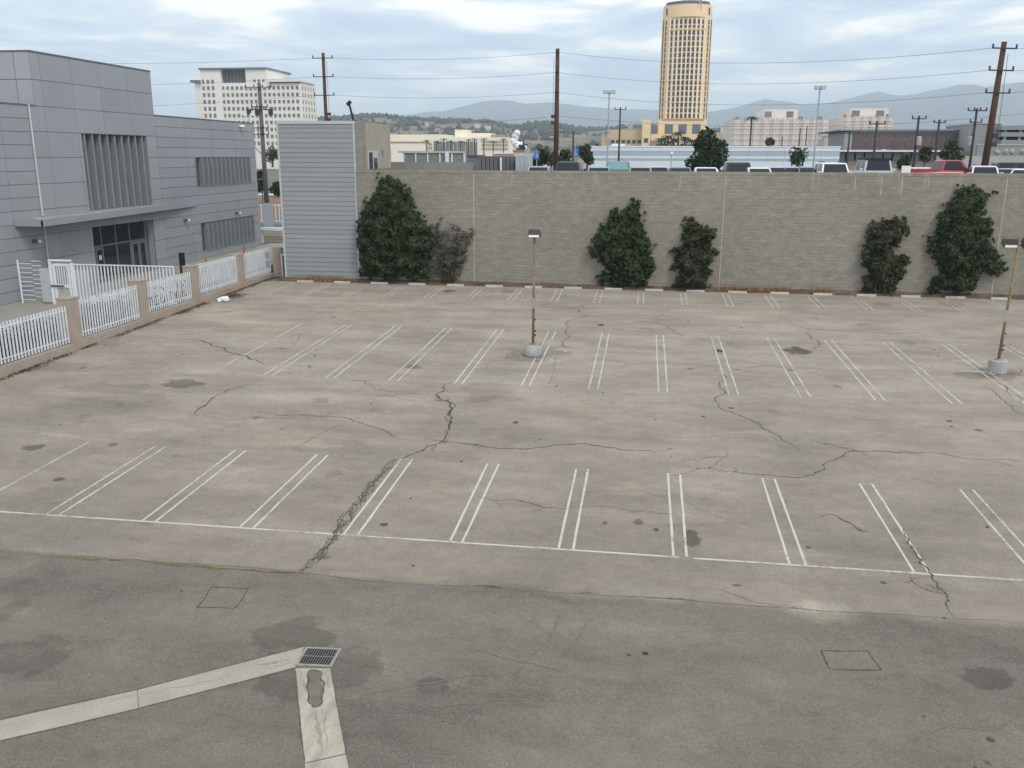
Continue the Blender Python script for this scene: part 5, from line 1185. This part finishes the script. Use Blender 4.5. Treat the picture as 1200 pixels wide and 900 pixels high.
# D: jail blocks
M['jail'] = mat('pale_pink_concrete', (.70, .63, .58), .85, .05, .06); M['jband'] = mat('grey_slit', (.42, .36, .34), .8, .1, .2)
def jail(px0, px1, pyt, pyb, Y, label, pent, nb=9, rows_=5, depth=60):
    j = thing('jail_block', label, 'building', (onY((px0+px1)/2, pyt, Y).x, Y, 0), 'pale concrete cell blocks')
    x0, x1, z1 = span(px0, px1, pyt, Y); z0 = onY(px0, pyb, Y).z; n = nb
    for i in range(n):                                   # zig-zag bays
        a = x0+(x1-x0)*i/n; b = x0+(x1-x0)*(i+1)/n; m_ = (a+b)/2
        MB().prism([(a, Y+1.2), (m_, Y+.3), (b, Y+1.2), (b, Y+depth), (a, Y+depth)], 0, z1).build('wall_bay', M['jail'], j)
    mb = MB()
    for r in range(rows_):
        z = z1-(z1-z0)*(r+.75)/rows_
        for i in range(n):
            a = x0+(x1-x0)*i/n; b = x0+(x1-x0)*(i+1)/n; m_ = (a+b)/2
            for (pa, pb, ya, yb) in ((a, m_, Y+1.2, Y+.3), (m_, b, Y+.3, Y+1.2)):
                mb.add([(pa, ya-.05, z-.2), (pb, yb-.05, z-.2), (pb, yb-.05, z+.2), (pa, ya-.05, z+.2)], [(0, 1, 2, 3)])
                for k in (.3, .7): px_ = pa+(pb-pa)*k; py_ = ya+(yb-ya)*k; mb.box(px_-.16, px_+.16, py_-.06, py_+.3, z+1.0, z+2.6)
    mb.build('cell_slits', M['jband'], j)['kind'] = 'stuff'
    a, b, z2 = span(pent[0], pent[1], pent[2], Y+12); MB().box(a, b, Y+12, Y+40, z1-.2, z2).build('penthouse', M['jail'], j)
    for k in (.04, .68) if pent[3] else (.2, .6): cbox('vent_louvre', a+(b-a)*k, a+(b-a)*(k+.2), Y+11.8, Y+11.99, z2-3.6, z2-1, M['louvre_dark'], j)
    for k in (.06, .22, .72, .92): cbox('roof_unit', x0+(x1-x0)*k, x0+(x1-x0)*(k+.03), Y+6, Y+9, z1, z1+1.5, M['louvre_dark'], j)
    return j
jail(857, 972, 140, 172, 430, 'wide pale concrete jail block with a square penthouse, right of the tower', (895, 935, 128, 1), 10)
jail(989, 1048, 137, 158, 470, 'narrower pale concrete jail block behind the brick building', (997, 1042, 127, 1), 6, 3)
x0, x1, z1 = span(970, 1005, 160, 420); lo = thing('low_tan_block', 'low pinkish block between the two jail blocks', 'building', (x0, 420, 0)); MB().box(x0, x1, 420, 440, 0, z1).build('wall', M['jail'], lo); MB().box(x0-.3, x1+.3, 419.7, 440.3, z1, z1+.5).build('roof', M['jband'], lo)
# E: brick building
Y_ = 225; br = thing('brick_building', 'long dark brick building divided by a pale concrete grid, right background', 'building', (90, Y_, 0))
M['brick'] = mat('dark_brick', (.12, .082, .08), .9, .12, .3); M['ec'] = mat('grey_concrete_far', (.27, .28, .28), .85, .08, .1)
x0, x1, z1 = span(1000, 1140, 153, Y_); zb = onY(1070, 173.5, Y_).z; zm = onY(1070, 163, Y_).z
MB().box(x0, x1, Y_+.5, Y_+30, 0, z1-.1).build('wall', M['ec'], br)
n = 9
for i in range(n):
    a = x0+(x1-x0)*(i+.03)/n+.1; b = x0+(x1-x0)*(i+1.0)/n-.1
    for za, zz in ((zb, zm-.15), (zm+.15, z1-.55)): cbox('brick_panel', a, b, Y_+.2, Y_+.49, za, zz, M['brick'], br)
cbox('roof', onY(985, 152, Y_).x, x1+.5, Y_-.4, Y_+30.2, z1-.05, z1+.3, mat('grey_roof_edge', (.22, .24, .26)), br)
xa = onY(990, 160, Y_).x; MB().box(xa, x0-.01, Y_+.3, Y_+20, 0, z1-.31).build('end_wall', M['ec'], br)
MB().box(onY(985, 160, Y_).x, x1, Y_-8, Y_-.5, 0, onY(1070, 177, Y_-8).z).build('lower_storey', mat('tan_storey', (.3, .26, .21)), br)
x_a, x_b, z_ = span(968, 1125, 176, Y_-9); MB().box(x_a, x_b, Y_-10, Y_-.6, z_-.35, z_).build('canopy', M['white'], br)
mb = MB()
for px in np.linspace(975, 1118, 14): c = onY(px, 182, Y_-8.5); mb.box(c.x-1.2, c.x+1.2, Y_-8.1, Y_-7.9, c.z-1.2, c.z+1.0)
mb.build('shop_openings', M['frame'], br)
c = onY(1037, 175, Y_-8); o = thing('yellow_dome_tent', 'small yellow rounded tent on the white canopy before the brick building', 'tent', (c.x, Y_-8, 0)); MB().lathe((c.x, Y_-7, c.z-1.1), [(1.1, 0), (1.05, .5), (.7, .95), (.2, 1.15)], 12).build('cover', mat('tent_yellow', (.6, .45, .2)), o, True); MB().lathe((c.x, Y_-7, c.z-1.2), [(1.15, 0), (1.15, .1)], 12).build('rim', M['trim'], o)
eb = thing('concrete_stair_tower', 'grey concrete tower at the right end of the brick building', 'building', (115, 215, 0)); blk(eb, 1143, 1174, 145, 215, 20, M['ec'])
MB().box(*span(1142, 1175, 145, 215)[:2], 214.8, 235.2, span(1142, 1175, 145, 215)[2], span(1142, 1175, 145, 215)[2]+.4).build('roof', M['trim'], eb)
pk = thing('parking_structure', 'open-decked grey parking structure at the far right', 'building', (130, 210, 0))
for i, y in enumerate((147, 155, 164)):
    x0, x1, z_ = span(1174, 1260, y, 212); cbox('deck', x0+.02, x1, 212, 235, z_-.9, z_, M['ec'], pk)
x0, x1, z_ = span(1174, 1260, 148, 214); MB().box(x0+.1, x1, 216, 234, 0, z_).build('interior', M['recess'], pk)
for i in range(6): cbox('column', x0+i*3+.1, x0+i*3+.6, 212.3, 212.8, 0, z_, M['ec'], pk)
rb = thing('pale_retaining_wall', 'pale concrete wall and ramp behind the cars at the right edge', 'wall', (90, 190, 0)); x0, x1, z_ = span(1146, 1270, 170, 190); MB().box(x0, x1, 190, 191, 0, z_).build('wall_face', M['ec'], rb); MB().box(x0, x1, 189.9, 191.1, z_, z_+.2).build('wall_cap', M['trim'], rb)
x0, x1, z_ = span(1105, 1270, 183, 165); MB().box(x0, x1, 165, 170, 0, z_).build('lower_ramp_wall', mat('pale_ramp', (.42, .42, .41)), rb)
for i, px in enumerate((1168, 1178, 1186, 1198)):
    c = onY(px, 178, 180); bm = bmesh.new(); bmesh.ops.create_icosphere(bm, subdivisions=2, radius=.55)
    for v in bm.verts: v.co *= 1+.3*mnoise.noise(v.co*1.5+Vector((i*5, 0, 0)))
    me = bpy.data.meshes.new('wrapped_bale'); bm.to_mesh(me); bm.free(); me.materials.append(M['concrete']); o = bpy.data.objects.new('wrapped_bale', me); COL.objects.link(o); o.location = (c.x, 180, c.z)
    tag(o, ['leftmost pale wrapped bale on the ramp beside the right brown pole', 'second pale wrapped bale from the left on the far ramp', 'third pale wrapped bale from the left on the far ramp', 'rightmost pale wrapped bale at the photo edge'][i], 'bale', 'pale bales on the ramp')
# white sign panel by the jeep
c = onY(1062, 198, 62); o = thing('white_board', 'small blank white board between the jeep and the red pickup', 'board', (c.x, 62, UZ)); MB().box(c.x-.28, c.x+.28, 62, 62.04, UZ+.5, c.z+.2).build('panel', M['plastic'], o); MB().tube((c.x, 62.02, UZ), (c.x, 62.02, UZ+.5), .03).build('post', M['steel'], o)

# ================================================================== cars on the upper deck
def carpaint(n, c): return mat(n, c, .28, .02, .5, spec=.6)
CP = {k: carpaint('paint_'+k, v) for k, v in dict(white=(.72, .74, .76), silver=(.38, .40, .42), tan=(.34, .31, .28), black=(.02, .02, .024), red=(.36, .035, .05), grey=(.16, .18, .2), blue=(.22, .33, .40), lightgrey=(.5, .52, .54)).items()}
M['tyre'] = mat('tyre', (.02, .02, .02), .9); M['cglass'] = mat('car_glass', (.02, .028, .035), .15, .1, spec=.35); M['cyan'] = mat('windscreen_sunshade', (.16, .33, .33), .3, .1, 1); M['headl'] = mat('headlamp', (.6, .62, .65), .15)
def car(kind, paint, x, y, ang, label, zs=1, group='cars parked on the upper deck', glassm=None, rack=False, mirror=True):
    """front of the car points to -Y at angle 0"""
    r = thing('parked_car' if kind != 'pickup' else 'pickup_truck', label, {'sedan': 'car', 'suv': 'SUV', 'pickup': 'pickup truck', 'jeep': 'jeep'}[kind], (0, 0, 0), group)
    W = .9 if kind == 'sedan' else .98; Lh = 2.25 if kind != 'pickup' else 2.75
    belt = {'sedan': .92, 'suv': 1.05, 'pickup': 1.30, 'jeep': 1.25}[kind]; top = {'sedan': 1.43, 'suv': 1.74, 'pickup': 1.95, 'jeep': 2.0}[kind]
    c0, c1, c2, c3 = {'sedan': (-1.0, -.35, .95, 1.75), 'suv': (-1.15, -.55, 1.95, 2.2), 'pickup': (-1.2, -.7, .45, .65), 'jeep': (-.75, -.55, 1.9, 2.0)}[kind]
    pm = CP[paint]; gl_ = glassm or M['cglass']
    # body: lofted sections along y
    secs = [(-Lh, .62, .35, .80), (-Lh+.12, .75, .28, .92), (-Lh+.6, .88, .22, .97), (c0, belt-.04, .2, 1), (c1, belt, .2, 1), (c3-.1, belt, .2, 1), (Lh-.25, belt-.05 if kind != 'sedan' else .9, .22, .98), (Lh, .75 if kind == 'sedan' else belt-.12, .35, .9)]
    mb = MB(); vs = []
    for (yy, zt_, zb2, wf) in secs:
        w_ = W*wf
        vs += [(-w_*.93, yy, zb2), (w_*.93, yy, zb2), (w_, yy, zb2+.2), (w_, yy, zt_-.18), (w_*.90, yy, zt_), (-w_*.90, yy, zt_), (-w_, yy, zt_-.18), (-w_, yy, zb2+.2)]
    fs = [tuple(range(8)), tuple(range(8*(len(secs)-1), 8*len(secs)))[::-1]]
    for j in range(len(secs)-1):
        for i in range(8): fs.append((8*j+i, 8*(j+1)+i, 8*(j+1)+(i+1) % 8, 8*j+(i+1) % 8))
    mb.add(vs, fs); body = mb.build('body', pm, r, True)
    for e in body.data.edges: pass
    wt = W*.76; wb_ = W*.90
    cab = MB(); z0 = belt-.03
    vs = [(-wb_, c0, z0), (wb_, c0, z0), (wb_, c3, z0), (-wb_, c3, z0), (-wt, c1, top-.04), (wt, c1, top-.04), (wt, c2, top-.05), (-wt, c2, top-.05), (-wt*.85, c1+.18, top), (wt*.85, c1+.18, top), (wt*.85, c2-.15, top), (-wt*.85, c2-.15, top)]
    cab.add(vs, [(0, 1, 5, 4), (1, 2, 6, 5), (2, 3, 7, 6), (3, 0, 4, 7), (4, 5, 9, 8), (5, 6, 10, 9), (6, 7, 11, 10), (7, 4, 8, 11), (8, 9, 10, 11)]); cab.build('cabin', pm, r)
    V = [Vector(v) for v in vs]
    def pane(a, b, c, d, ins, nm, s0=.0, s1=1.0):
        P_ = [V[a].lerp(V[b], s0), V[a].lerp(V[b], s1), V[d].lerp(V[c], s1), V[d].lerp(V[c], s0)]
        cen_ = sum(P_, Vector())/4; n_ = (P_[1]-P_[0]).cross(P_[3]-P_[0]).normalized(); P_ = [p+(cen_-p)*ins+n_*.012 for p in P_]
        return MB().add([tuple(p) for p in P_], [(0, 1, 2, 3)]).build(nm, gl_ if nm == 'windscreen' else M['cglass'], r)
    pane(0, 1, 5, 4, .13, 'windscreen'); pane(2, 3, 7, 6, .15, 'rear_window')
    spl = [(0.04, .47), (.53, .96)] if kind != 'pickup' else [(.05, .95)]
    for s0, s1 in spl: pane(1, 2, 6, 5, .14, 'side_window', s0, s1); pane(3, 0, 4, 7, .14, 'side_window', 1-s1, 1-s0)
    wr = .33 if kind == 'sedan' else .39
    for sy in (-Lh+.85, Lh-.9):
        for sx in (-1, 1):
            t_ = MB().tube((sx*(W-.2), sy, wr), (sx*(W+.01), sy, wr), wr, n=16).build('wheel', M['tyre'], r); MB().tube((sx*(W-.02), sy, wr), (sx*(W+.02), sy, wr), wr*.6, n=10).build('rim', M['steel'], t_)
    for sx in (-1, 1):
        MB().box(sx*.62-.16, sx*.62+.16, -Lh+.02, -Lh+.16, .62, .76).build('headlight', M['headl'], r)
        MB().box(sx*.72-.1, sx*.72+.1, Lh-.12, Lh+.01, .68, .88).build('tail_light', CP['red'], r)
        if mirror: MB().box(sx*(W+.02)-.1, sx*(W+.02)+.1, c0+.15, c0+.27, belt, belt+.16).build('mirror', pm, r)
    if rack:
        for sx in (-1, 1): MB().tube((sx*wt*.8, c1+.3, top+.07), (sx*wt*.8, c2-.2, top+.07), .025, n=6).build('roof_rail', M['insul'], r)
    if kind == 'pickup':
        mb = MB(); mb.box(-W*.92, W*.92, .75, Lh-.02, belt-.04, belt+.06); mb.build('bed_rail', pm, r); MB().box(-W*.8, W*.8, .85, Lh-.12, belt+.061, belt+.07).build('bed_cover', M['recess'], r)
    if kind == 'jeep': MB().box(-.55, .55, -Lh-.04, -Lh, .5, .95).build('grille', M['insul'], r)
    r.location = (x, y, UZ); r.rotation_euler.z = ang; r.scale.z = zs; return r
def pc(px, Y): return onY(px, 195, Y).x
car('sedan', 'silver', pc(632, 61.5), 61.6, R(0), 'silver car roof below the blue sign, left of the centre utility pole')
car('suv', 'black', pc(668, 64), 64.0, R(180), 'black SUV at the foot of the centre utility pole')
car('pickup', 'grey', pc(724, 66), 67.0, R(0), 'grey pickup with bright turquoise windscreen shade', glassm=M['cyan'], zs=.9)
car('sedan', 'blue', pc(703, 60.5), 59.9, R(0), 'pale blue car roof just left of the pickup with the turquoise windscreen')
car('sedan', 'tan', pc(751, 63), 61.0, R(0), 'tan-grey car roof right of the pickup with the turquoise windscreen')
car('sedan', 'lightgrey', pc(771, 66), 64, R(0), 'light grey car tucked right of the tan car')
car('sedan', 'grey', pc(796, 62), 60.8, R(0), 'dark grey car roof left of the big round tree')
car('sedan', 'white', pc(827, 61), 60.7, R(0), 'white car roof directly below the big round tree')
car('suv', 'black', pc(865, 64), 65.6, R(180), 'black SUV between two white cars right of the round tree')
car('sedan', 'white', pc(888, 61), 60.4, R(0), 'white car roof right of the black SUV')
car('sedan', 'lightgrey', pc(908, 66), 66, R(0), 'pale car behind, right of the white car and below the warehouse')
car('sedan', 'silver', pc(930, 66), 66, R(0), 'silver car under the small young tree')
car('sedan', 'grey', pc(948, 65), 65.2, R(0), 'grey car immediately left of the large white SUV')
car('suv', 'white', pc(976, 62), 62.0, R(0), 'large white SUV facing the wall, right of the tall lamp', rack=True)
car('jeep', 'lightgrey', pc(1029, 62), 62.6, R(0), 'pale grey boxy jeep with black roof left of the white board')
car('sedan', 'white', pc(1078, 66), 66.5, R(-90), 'white-blue car partly hidden behind the red pickup')
car('pickup', 'red', pc(1109, 63), 63.2, R(96), 'red pickup parked side-on above the wall')
car('sedan', 'white', pc(1155, 61), 61.2, R(-12), 'white hatchback with black roof rails right of the red pickup', rack=True, zs=1.12)
car('sedan', 'silver', pc(1180, 64), 63.5, R(-50), 'silver car behind the white hatchback near the right pole')
car('sedan', 'white', pc(1204, 60.5), 60.6, R(-30), 'white car cut off by the right photo edge')
car('suv', 'black', pc(1196, 78), 78, R(90), 'dark SUV farther back at the right photo edge')
# jeep black roof
jr = [o for o in bpy.data.objects if o.get('label', '').startswith('pale grey boxy')][0]
MB().box(-.77, .77, -.62, 1.9, 1.93, 2.06).build('hard_top', M['black'], jr)

# ================================================================== hills and mountains
def ridge(name, pts, Y, front, back, ma, amp, nrow=16, sub=4, freq=.004, ext=None):
    px = [p[0] for p in pts]; py = [p[1] for p in pts]; cols = []
    xs = np.arange(px[0], px[-1]+.1, sub)
    mb = MB(); rows = nrow+4
    for x in xs:
        y = np.interp(x, px, py); c = onY(x, y, Y)
        for j in range(rows):
            if j <= nrow: t = j/nrow; yy = Y-front*(1-t); h = c.z*(t**.8)
            else: t = (j-nrow)/3; yy = Y+back*t; h = c.z*(1-t)
            sx = c.x*(yy/Y); k = math.sin(math.pi*min(1, j/nrow)) if j <= nrow else 0
            v = Vector((sx*freq, yy*freq, 0)); n = mnoise.noise(v)+.5*mnoise.noise(v*2.3)+.3*abs(mnoise.noise(v*5.1))
            j1 = mnoise.noise(Vector((x*.35, 3.3, 0)))*amp*.06 if j == nrow else 0
            mb.v.append((sx, yy, max(-1 if j in (0, rows-1) else .2, h+n*amp*k+j1)))
    nc = len(xs)
    mb.f = [(i*rows+j, (i+1)*rows+j, (i+1)*rows+j+1, i*rows+j+1) for i in range(nc-1) for j in range(rows-1)]; mb.mi = [0]*len(mb.f)
    return tag(mb.build(name, ma, None, True), kind='structure'), xs
mtm = mat('mountain_scrub', (.09, .10, .095), .95, .25, .0012, fine=.2, fscale=.006)
ridge('mountains', [(-200, 140), (250, 142), (330, 140), (400, 138), (460, 137), (480, 134), (500, 131), (520, 130), (545, 124), (565, 119), (585, 117), (600, 118), (615, 122), (640, 120), (655, 121), (680, 124), (700, 126), (725, 128), (750, 128), (770, 129), (800, 133), (830, 131), (850, 128), (870, 124), (885, 119), (897, 116), (910, 118), (925, 119), (940, 123), (958, 122), (975, 120), (1000, 114), (1020, 109), (1030, 107), (1045, 111), (1060, 112), (1075, 110), (1090, 106), (1110, 103), (1125, 99), (1140, 99), (1155, 102), (1175, 99), (1200, 96), (1260, 94), (1400, 100)],
      9000, 3000, 1500, mtm, 60, freq=.0012)
hm_ = bpy.data.materials.new('hill_ground'); hm_.use_nodes = True; nt = hm_.node_tree; L = nt.links
g_ = nd(nt, 'ShaderNodeNewGeometry'); n_ = nd(nt, 'ShaderNodeTexNoise'); L.new(g_.outputs['Position'], n_.inputs['Vector']); n_.inputs['Scale'].default_value = .012; n_.inputs['Detail'].default_value = 6; n_.inputs['Roughness'].default_value = .65
c_ = nd(nt, 'ShaderNodeValToRGB'); L.new(n_.outputs[0], c_.inputs[0]); c_.color_ramp.elements[0].position = .47; c_.color_ramp.elements[0].color = (.05, .06, .04, 1); c_.color_ramp.elements[1].position = .58; c_.color_ramp.elements[1].color = (.23, .17, .11, 1)
L.new(c_.outputs[0], nt.nodes['Principled BSDF'].inputs['Base Color']); nt.nodes['Principled BSDF'].inputs['Roughness'].default_value = .95
hillpts = [(-100, 150), (300, 145), (400, 139), (425, 136), (450, 136), (480, 140), (520, 142), (550, 143), (580, 145), (600, 150), (620, 146), (640, 145), (655, 148), (680, 152), (700, 153), (720, 151), (740, 149), (770, 150), (800, 153), (830, 155), (850, 153), (880, 153), (940, 158), (1000, 160), (1100, 163), (1300, 165)]
ho_, _ = ridge('hills', hillpts, 2300, 1100, 500, hm_, 14, nrow=20, freq=.006)
# trees and houses on the hills
hv = ho_.data.vertices; rows = 24
mb = MB(); nh = 0; random.seed(5); cnt = len(hv)//rows
spots = []
for _ in range(5200):
    i = random.randrange(0, cnt-1); j = random.uniform(5, 19.9) if random.random() > .3 else 19.8; j0 = int(j); a = hv[i*rows+j0].co; b = hv[(i+1)*rows+j0+1].co; p = a.lerp(b, random.random())
    dens = mnoise.noise(Vector((p.x*.006, p.y*.006, 9)))+.12*(j/19)
    if j < 19 and dens < -.02: spots.append(p); continue
    s = random.uniform(3.5, 8); k = 5
    ring = [(p.x+s*math.cos(q*1.257)*random.uniform(.7, 1.2), p.y+s*math.sin(q*1.257)*.8, p.z+s*.5) for q in range(k)]
    base = [(p.x+s*.6*math.cos(q*1.257), p.y+s*.6*math.sin(q*1.257), p.z-1) for q in range(k)]; tipv = (p.x+random.uniform(-2, 2), p.y, p.z+s*random.uniform(1.1, 1.7))
    mb.add(base+ring+[tipv], [(q, (q+1) % k, k+(q+1) % k, k+q) for q in range(k)]+[(k+q, k+(q+1) % k, 2*k) for q in range(k)])
tag(mb.build('hillside_trees', leafmat('hill_tree', (.035, .048, .030), .4, .2, .01)), 'dark scrub and trees covering the near hills below the mountains', 'trees', kind='stuff')
hw = [mat('house_wall_'+n, c) for n, c in (('cream', (.6, .55, .48)), ('pink', (.5, .36, .29)), ('white', (.68, .68, .66)))]; hr = mat('house_roof', (.3, .18, .13))
random.shuffle(spots)
for k in range(46):
    if k >= len(spots): break
    p = spots[k]; w_ = random.uniform(7, 13); d_ = 8; h_ = random.uniform(4, 7)
    mb = MB(); mb.box(p.x-w_/2, p.x+w_/2, p.y-d_/2, p.y+d_/2, p.z-4, p.z+h_, 0)
    mb.add([(p.x-w_/2-.5, p.y-d_/2-.5, p.z+h_+.01), (p.x+w_/2+.5, p.y-d_/2-.5, p.z+h_+.01), (p.x+w_/2+.5, p.y+d_/2+.5, p.z+h_+.01), (p.x-w_/2-.5, p.y+d_/2+.5, p.z+h_+.01), (p.x-w_/2, p.y, p.z+h_+2.5), (p.x+w_/2, p.y, p.z+h_+2.5)], [(0, 1, 5, 4), (2, 3, 4, 5), (0, 4, 3), (1, 2, 5), (3, 2, 1, 0)], 1)
    for q in (-.25, .2): mb.box(p.x+w_*q-.7, p.x+w_*q+.7, p.y-d_/2-.1, p.y-d_/2, p.z+1, p.z+2.6, 2)
    tag(mb.build('hillside_house', [hw[k % 3], hr, M['dwin']]), f"tiny {('cream','pink','white')[k % 3]} house on the {'left' if p.x < -300 else 'middle' if p.x < 100 else 'right'} part of the hillside below the mountains", 'house', 'houses on the hills')
# scattered town roofs in the middle distance left of the centre pole
random.seed(9)
for k in range(26):
    px = random.uniform(600, 712); Y2 = random.uniform(300, 900); c = onY(px, 181-(900-Y2)/900*0+random.uniform(-4, 3), Y2)
    if c.z < 3: c.z = 4
    w_ = random.uniform(7, 16); mb = MB(); z = min(c.z, 22); mb.box(c.x-w_/2, c.x+w_/2, Y2, Y2+12, 0, z, 0); mb.box(c.x-w_/2-.4, c.x+w_/2+.4, Y2-.4, Y2+12.4, z, z+.5, 1)
    for q in (-.3, 0, .3): mb.box(c.x+w_*q-.7, c.x+w_*q+.7, Y2-.1, Y2, z-2.6, z-1, 2)
    tag(mb.build('low_town_building', [hw[k % 3], M['white'] if k % 2 else hr, M['dwin']]), f"small {('cream', 'pink', 'white')[k % 3]}-walled low building with {'white' if k % 2 else 'brown'} roof in the town beyond the deck", 'building', 'low town buildings')
for k in range(34):
    px = random.uniform(424, 712) if k < 26 else random.uniform(424, 600); Y2 = random.uniform(560, 1100) if px < 600 else random.uniform(220, 900); c = onY(px, 172+random.uniform(-5, 4), Y2)
    tree(c.x, Y2, 0, max(6, c.z), max(4, c.z*.35), 'dark round tree scattered in the town below the hills', n=170, leaf=1.1, group='trees in the town')
# steam plume
st_ = thing('steam_plume', 'white puff of steam rising right of the long cream building', 'steam', (onY(612, 175, 480).x, 480, 0))
random.seed(3)
for (px, py, r_) in ((603, 160, 1.4), (606, 156, 1.6), (605, 161, 1.2), (602, 165, 1.5), (604, 169, 1.7), (607, 171, 2.0), (611, 171, 1.9), (609, 175, 2.6), (614, 175, 2.2), (613, 179, 2.6)):
    c = onY(px, py, 480); bm = bmesh.new(); bmesh.ops.create_icosphere(bm, subdivisions=3, radius=r_)
    for v in bm.verts: v.co *= 1+.5*mnoise.noise(v.co*.7+Vector((px, 0, 0)))+.3*mnoise.noise(v.co*2.1)
    me = bpy.data.meshes.new('steam_puff'); bm.to_mesh(me); bm.free(); me.polygons.foreach_set('use_smooth', [True]*len(me.polygons))
    me.materials.append(mat('steam', (.85, .85, .87), 1, .03, .2) if 'steam' not in bpy.data.materials else bpy.data.materials['steam'])
    o = bpy.data.objects.new('steam_puff', me); COL.objects.link(o); o.parent = st_; o.location = c-st_.location

# ================================================================== haze
hzm = bpy.data.materials.new('haze_air'); hzm.use_nodes = True; nt = hzm.node_tree; nt.nodes.clear()
o_ = nd(nt, 'ShaderNodeOutputMaterial'); pv = nd(nt, 'ShaderNodeVolumePrincipled'); pv.inputs['Color'].default_value = (.78, .90, 1, 1); pv.inputs['Density'].default_value = 1.5e-4; pv.inputs['Anisotropy'].default_value = 0
scene.cycles.volume_bounces = 3
nt.links.new(pv.outputs[0], o_.inputs['Volume'])
hb = MB().box(-17000, 17000, -120, 17000, -6, 830).build('haze', hzm); tag(hb, 'thin pale blue air haze over the whole place', 'haze', kind='stuff')
